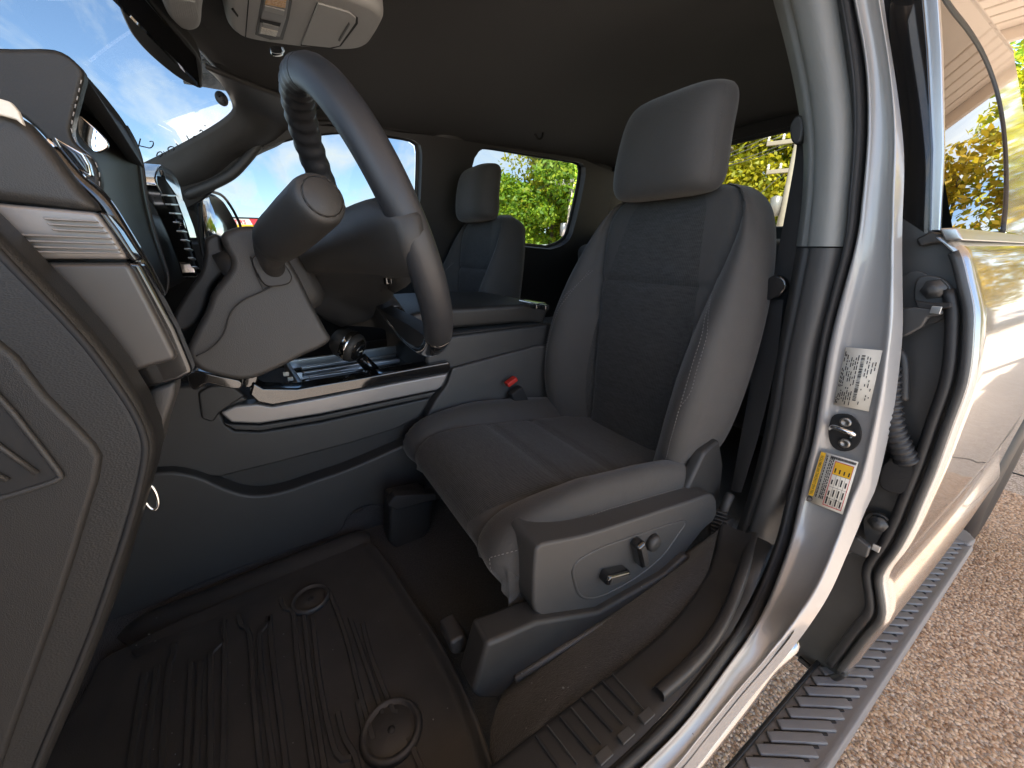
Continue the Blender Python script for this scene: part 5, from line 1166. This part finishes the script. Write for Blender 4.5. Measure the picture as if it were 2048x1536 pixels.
# roadside billboard
D = 48.0; x, y, _ = polar(498, D); zt, zb = hz(498,436,D), hz(498,462,D)
sg = empty('roadside_sign', 'white and yellow billboard with red end beyond the door mirror', 'sign', (x,y,0))
lw = 48/766*54/2
def sgp(u, v, h=0): return Vector((x-.05-h, y-(u-.5)*2*lw, zb+(zt-zb)*v))
slab('sign_board', [sgp(0,0),sgp(1,0),sgp(1,1),sgp(0,1)], (.2,0,0), M['white'], sg, bevel=.01)
obj('yellow_band', [sgp(.02,.05,.02),sgp(.78,.05,.02),sgp(.78,.48,.02),sgp(.02,.48,.02)], [(0,1,2,3)], M['yellow'], sg, smooth=False)
obj('red_end', [sgp(.78,.03,.02),sgp(.97,.03,.02),sgp(.97,.95,.02),sgp(.66,.95,.02)], [(0,1,2,3)], M['redink'], sg, smooth=False)
tube('sign_frame', [sgp(0,0,.02),sgp(1,0,.02),sgp(1,1,.02),sgp(0,1,.02)], .06, M['black'], sg, n=6, closed=True)
text_mesh('sign_lettering', "HUNTER'S", lambda a, b: sgp(.04+a*.115, .55+b*.40, .04), 1.0, M['redink'], sg, bold=.02)
for s_ in (.2,.8): tube('sign_post', [(x+.1,y-(s_-.5)*2*lw,0),(x+.1,y-(s_-.5)*2*lw,zb)], .12, M['steel'], sg, n=8)
# parked white car, only its roof shows over the sill
cx_, cy_, _ = polar(1092, 13.5)
car = empty('parked_car', 'white parked car whose roof shows over the passenger rear sill', 'car', (cx_,cy_,0))
WHITE = mat('white_car_paint', (.80,.80,.79), .25, coat=1.0, var=(4,.3,(.83,.83,.82)))
hc = hz(1092, 489, 13.5)
def carp(l, w, z): return Vector((cx_+w, cy_+l, z))
prof_ = [(-2.2,.35),(-2.25,.75),(-2.1,1.0),(-1.75,1.08),(-1.35,hc-.06),(-.8,hc),(.2,hc),(.6,hc-.05),(1.1,1.08),(2.0,.98),(2.3,.75),(2.3,.35)]
rows = []
for w_, s_ in ((-.92,0),(-.88,.6),(-.6,1),(0,1.0),(.6,1),(.88,.6),(.92,0)):
    rows.append([carp(l*(.97 if abs(w_) > .9 else 1), w_*(.80 if z > 1.1 else 1), z if z <= 1.1 else 1.1+(z-1.1)*min(1, .2+s_*.8)) for l, z in prof_])
grid('car_body', rows, WHITE, car, cap=True, bevel=.03)
for sgn in (-1, 1): obj('car_side_window', [carp(-1.5,sgn*.86,1.10),carp(.95,sgn*.86,1.10),carp(.5,sgn*.74,hc-.1),carp(-1.2,sgn*.74,hc-.1)], [(0,1,2,3)], M['screen'], car, smooth=False, solid=.01)
for l in (-1.4,1.45):
    for sgn in (-1,1): lathe('car_wheel', [(.02,.10),(.2,.11),(.30,.11),(.33,.06),(.33,-.06),(.30,-.11)], carp(l, sgn*.84, .33), (sgn,0,0), M['rubber'], car, n=24)
# ---- canopy over the forecourt, behind and left of the truck
CAN = mat('cream_soffit_panel', (.62,.52,.42), .55, var=(1.5,.3,(.66,.56,.46)))
can = empty('forecourt_canopy', 'cream ribbed soffit of the canopy behind the truck', 'canopy', (-2,-6,0))
CX0, CX1, CY0, CY1, CZ = -4.8, 1.7, -8.6, 2.0, 4.1
slab('canopy_deck', [(CX0,CY0,CZ+.06),(CX1,CY0,CZ+.06),(CX1,CY1,CZ+.06),(CX0,CY1,CZ+.06)], (0,0,.5), CAN, can, bevel=.02)
for k in range(36):
    y = CY0+.15+k*.295
    if -6.6 < y < -5.2: continue
    box('soffit_panel', ((CX0+CX1)/2, y, CZ+.02), (CX1-CX0-.1,.255,.08), CAN, can, bevel=.02, segs=2)
box('canopy_beam', ((CX0+CX1)/2,-5.9,CZ-.06), (CX1-CX0-.1,1.3,.30), CAN, can, bevel=.03)
box('canopy_fascia', ((CX0+CX1)/2,CY0-.06,CZ+.2), (CX1-CX0+.2,.12,.7), CAN, can, bevel=.02)
for px_, py_ in ((-4.3,-8.0),(-4.3,1.2)): box('canopy_column', (px_,py_,CZ/2), (.45,.45,CZ), CAN, can, bevel=.02)
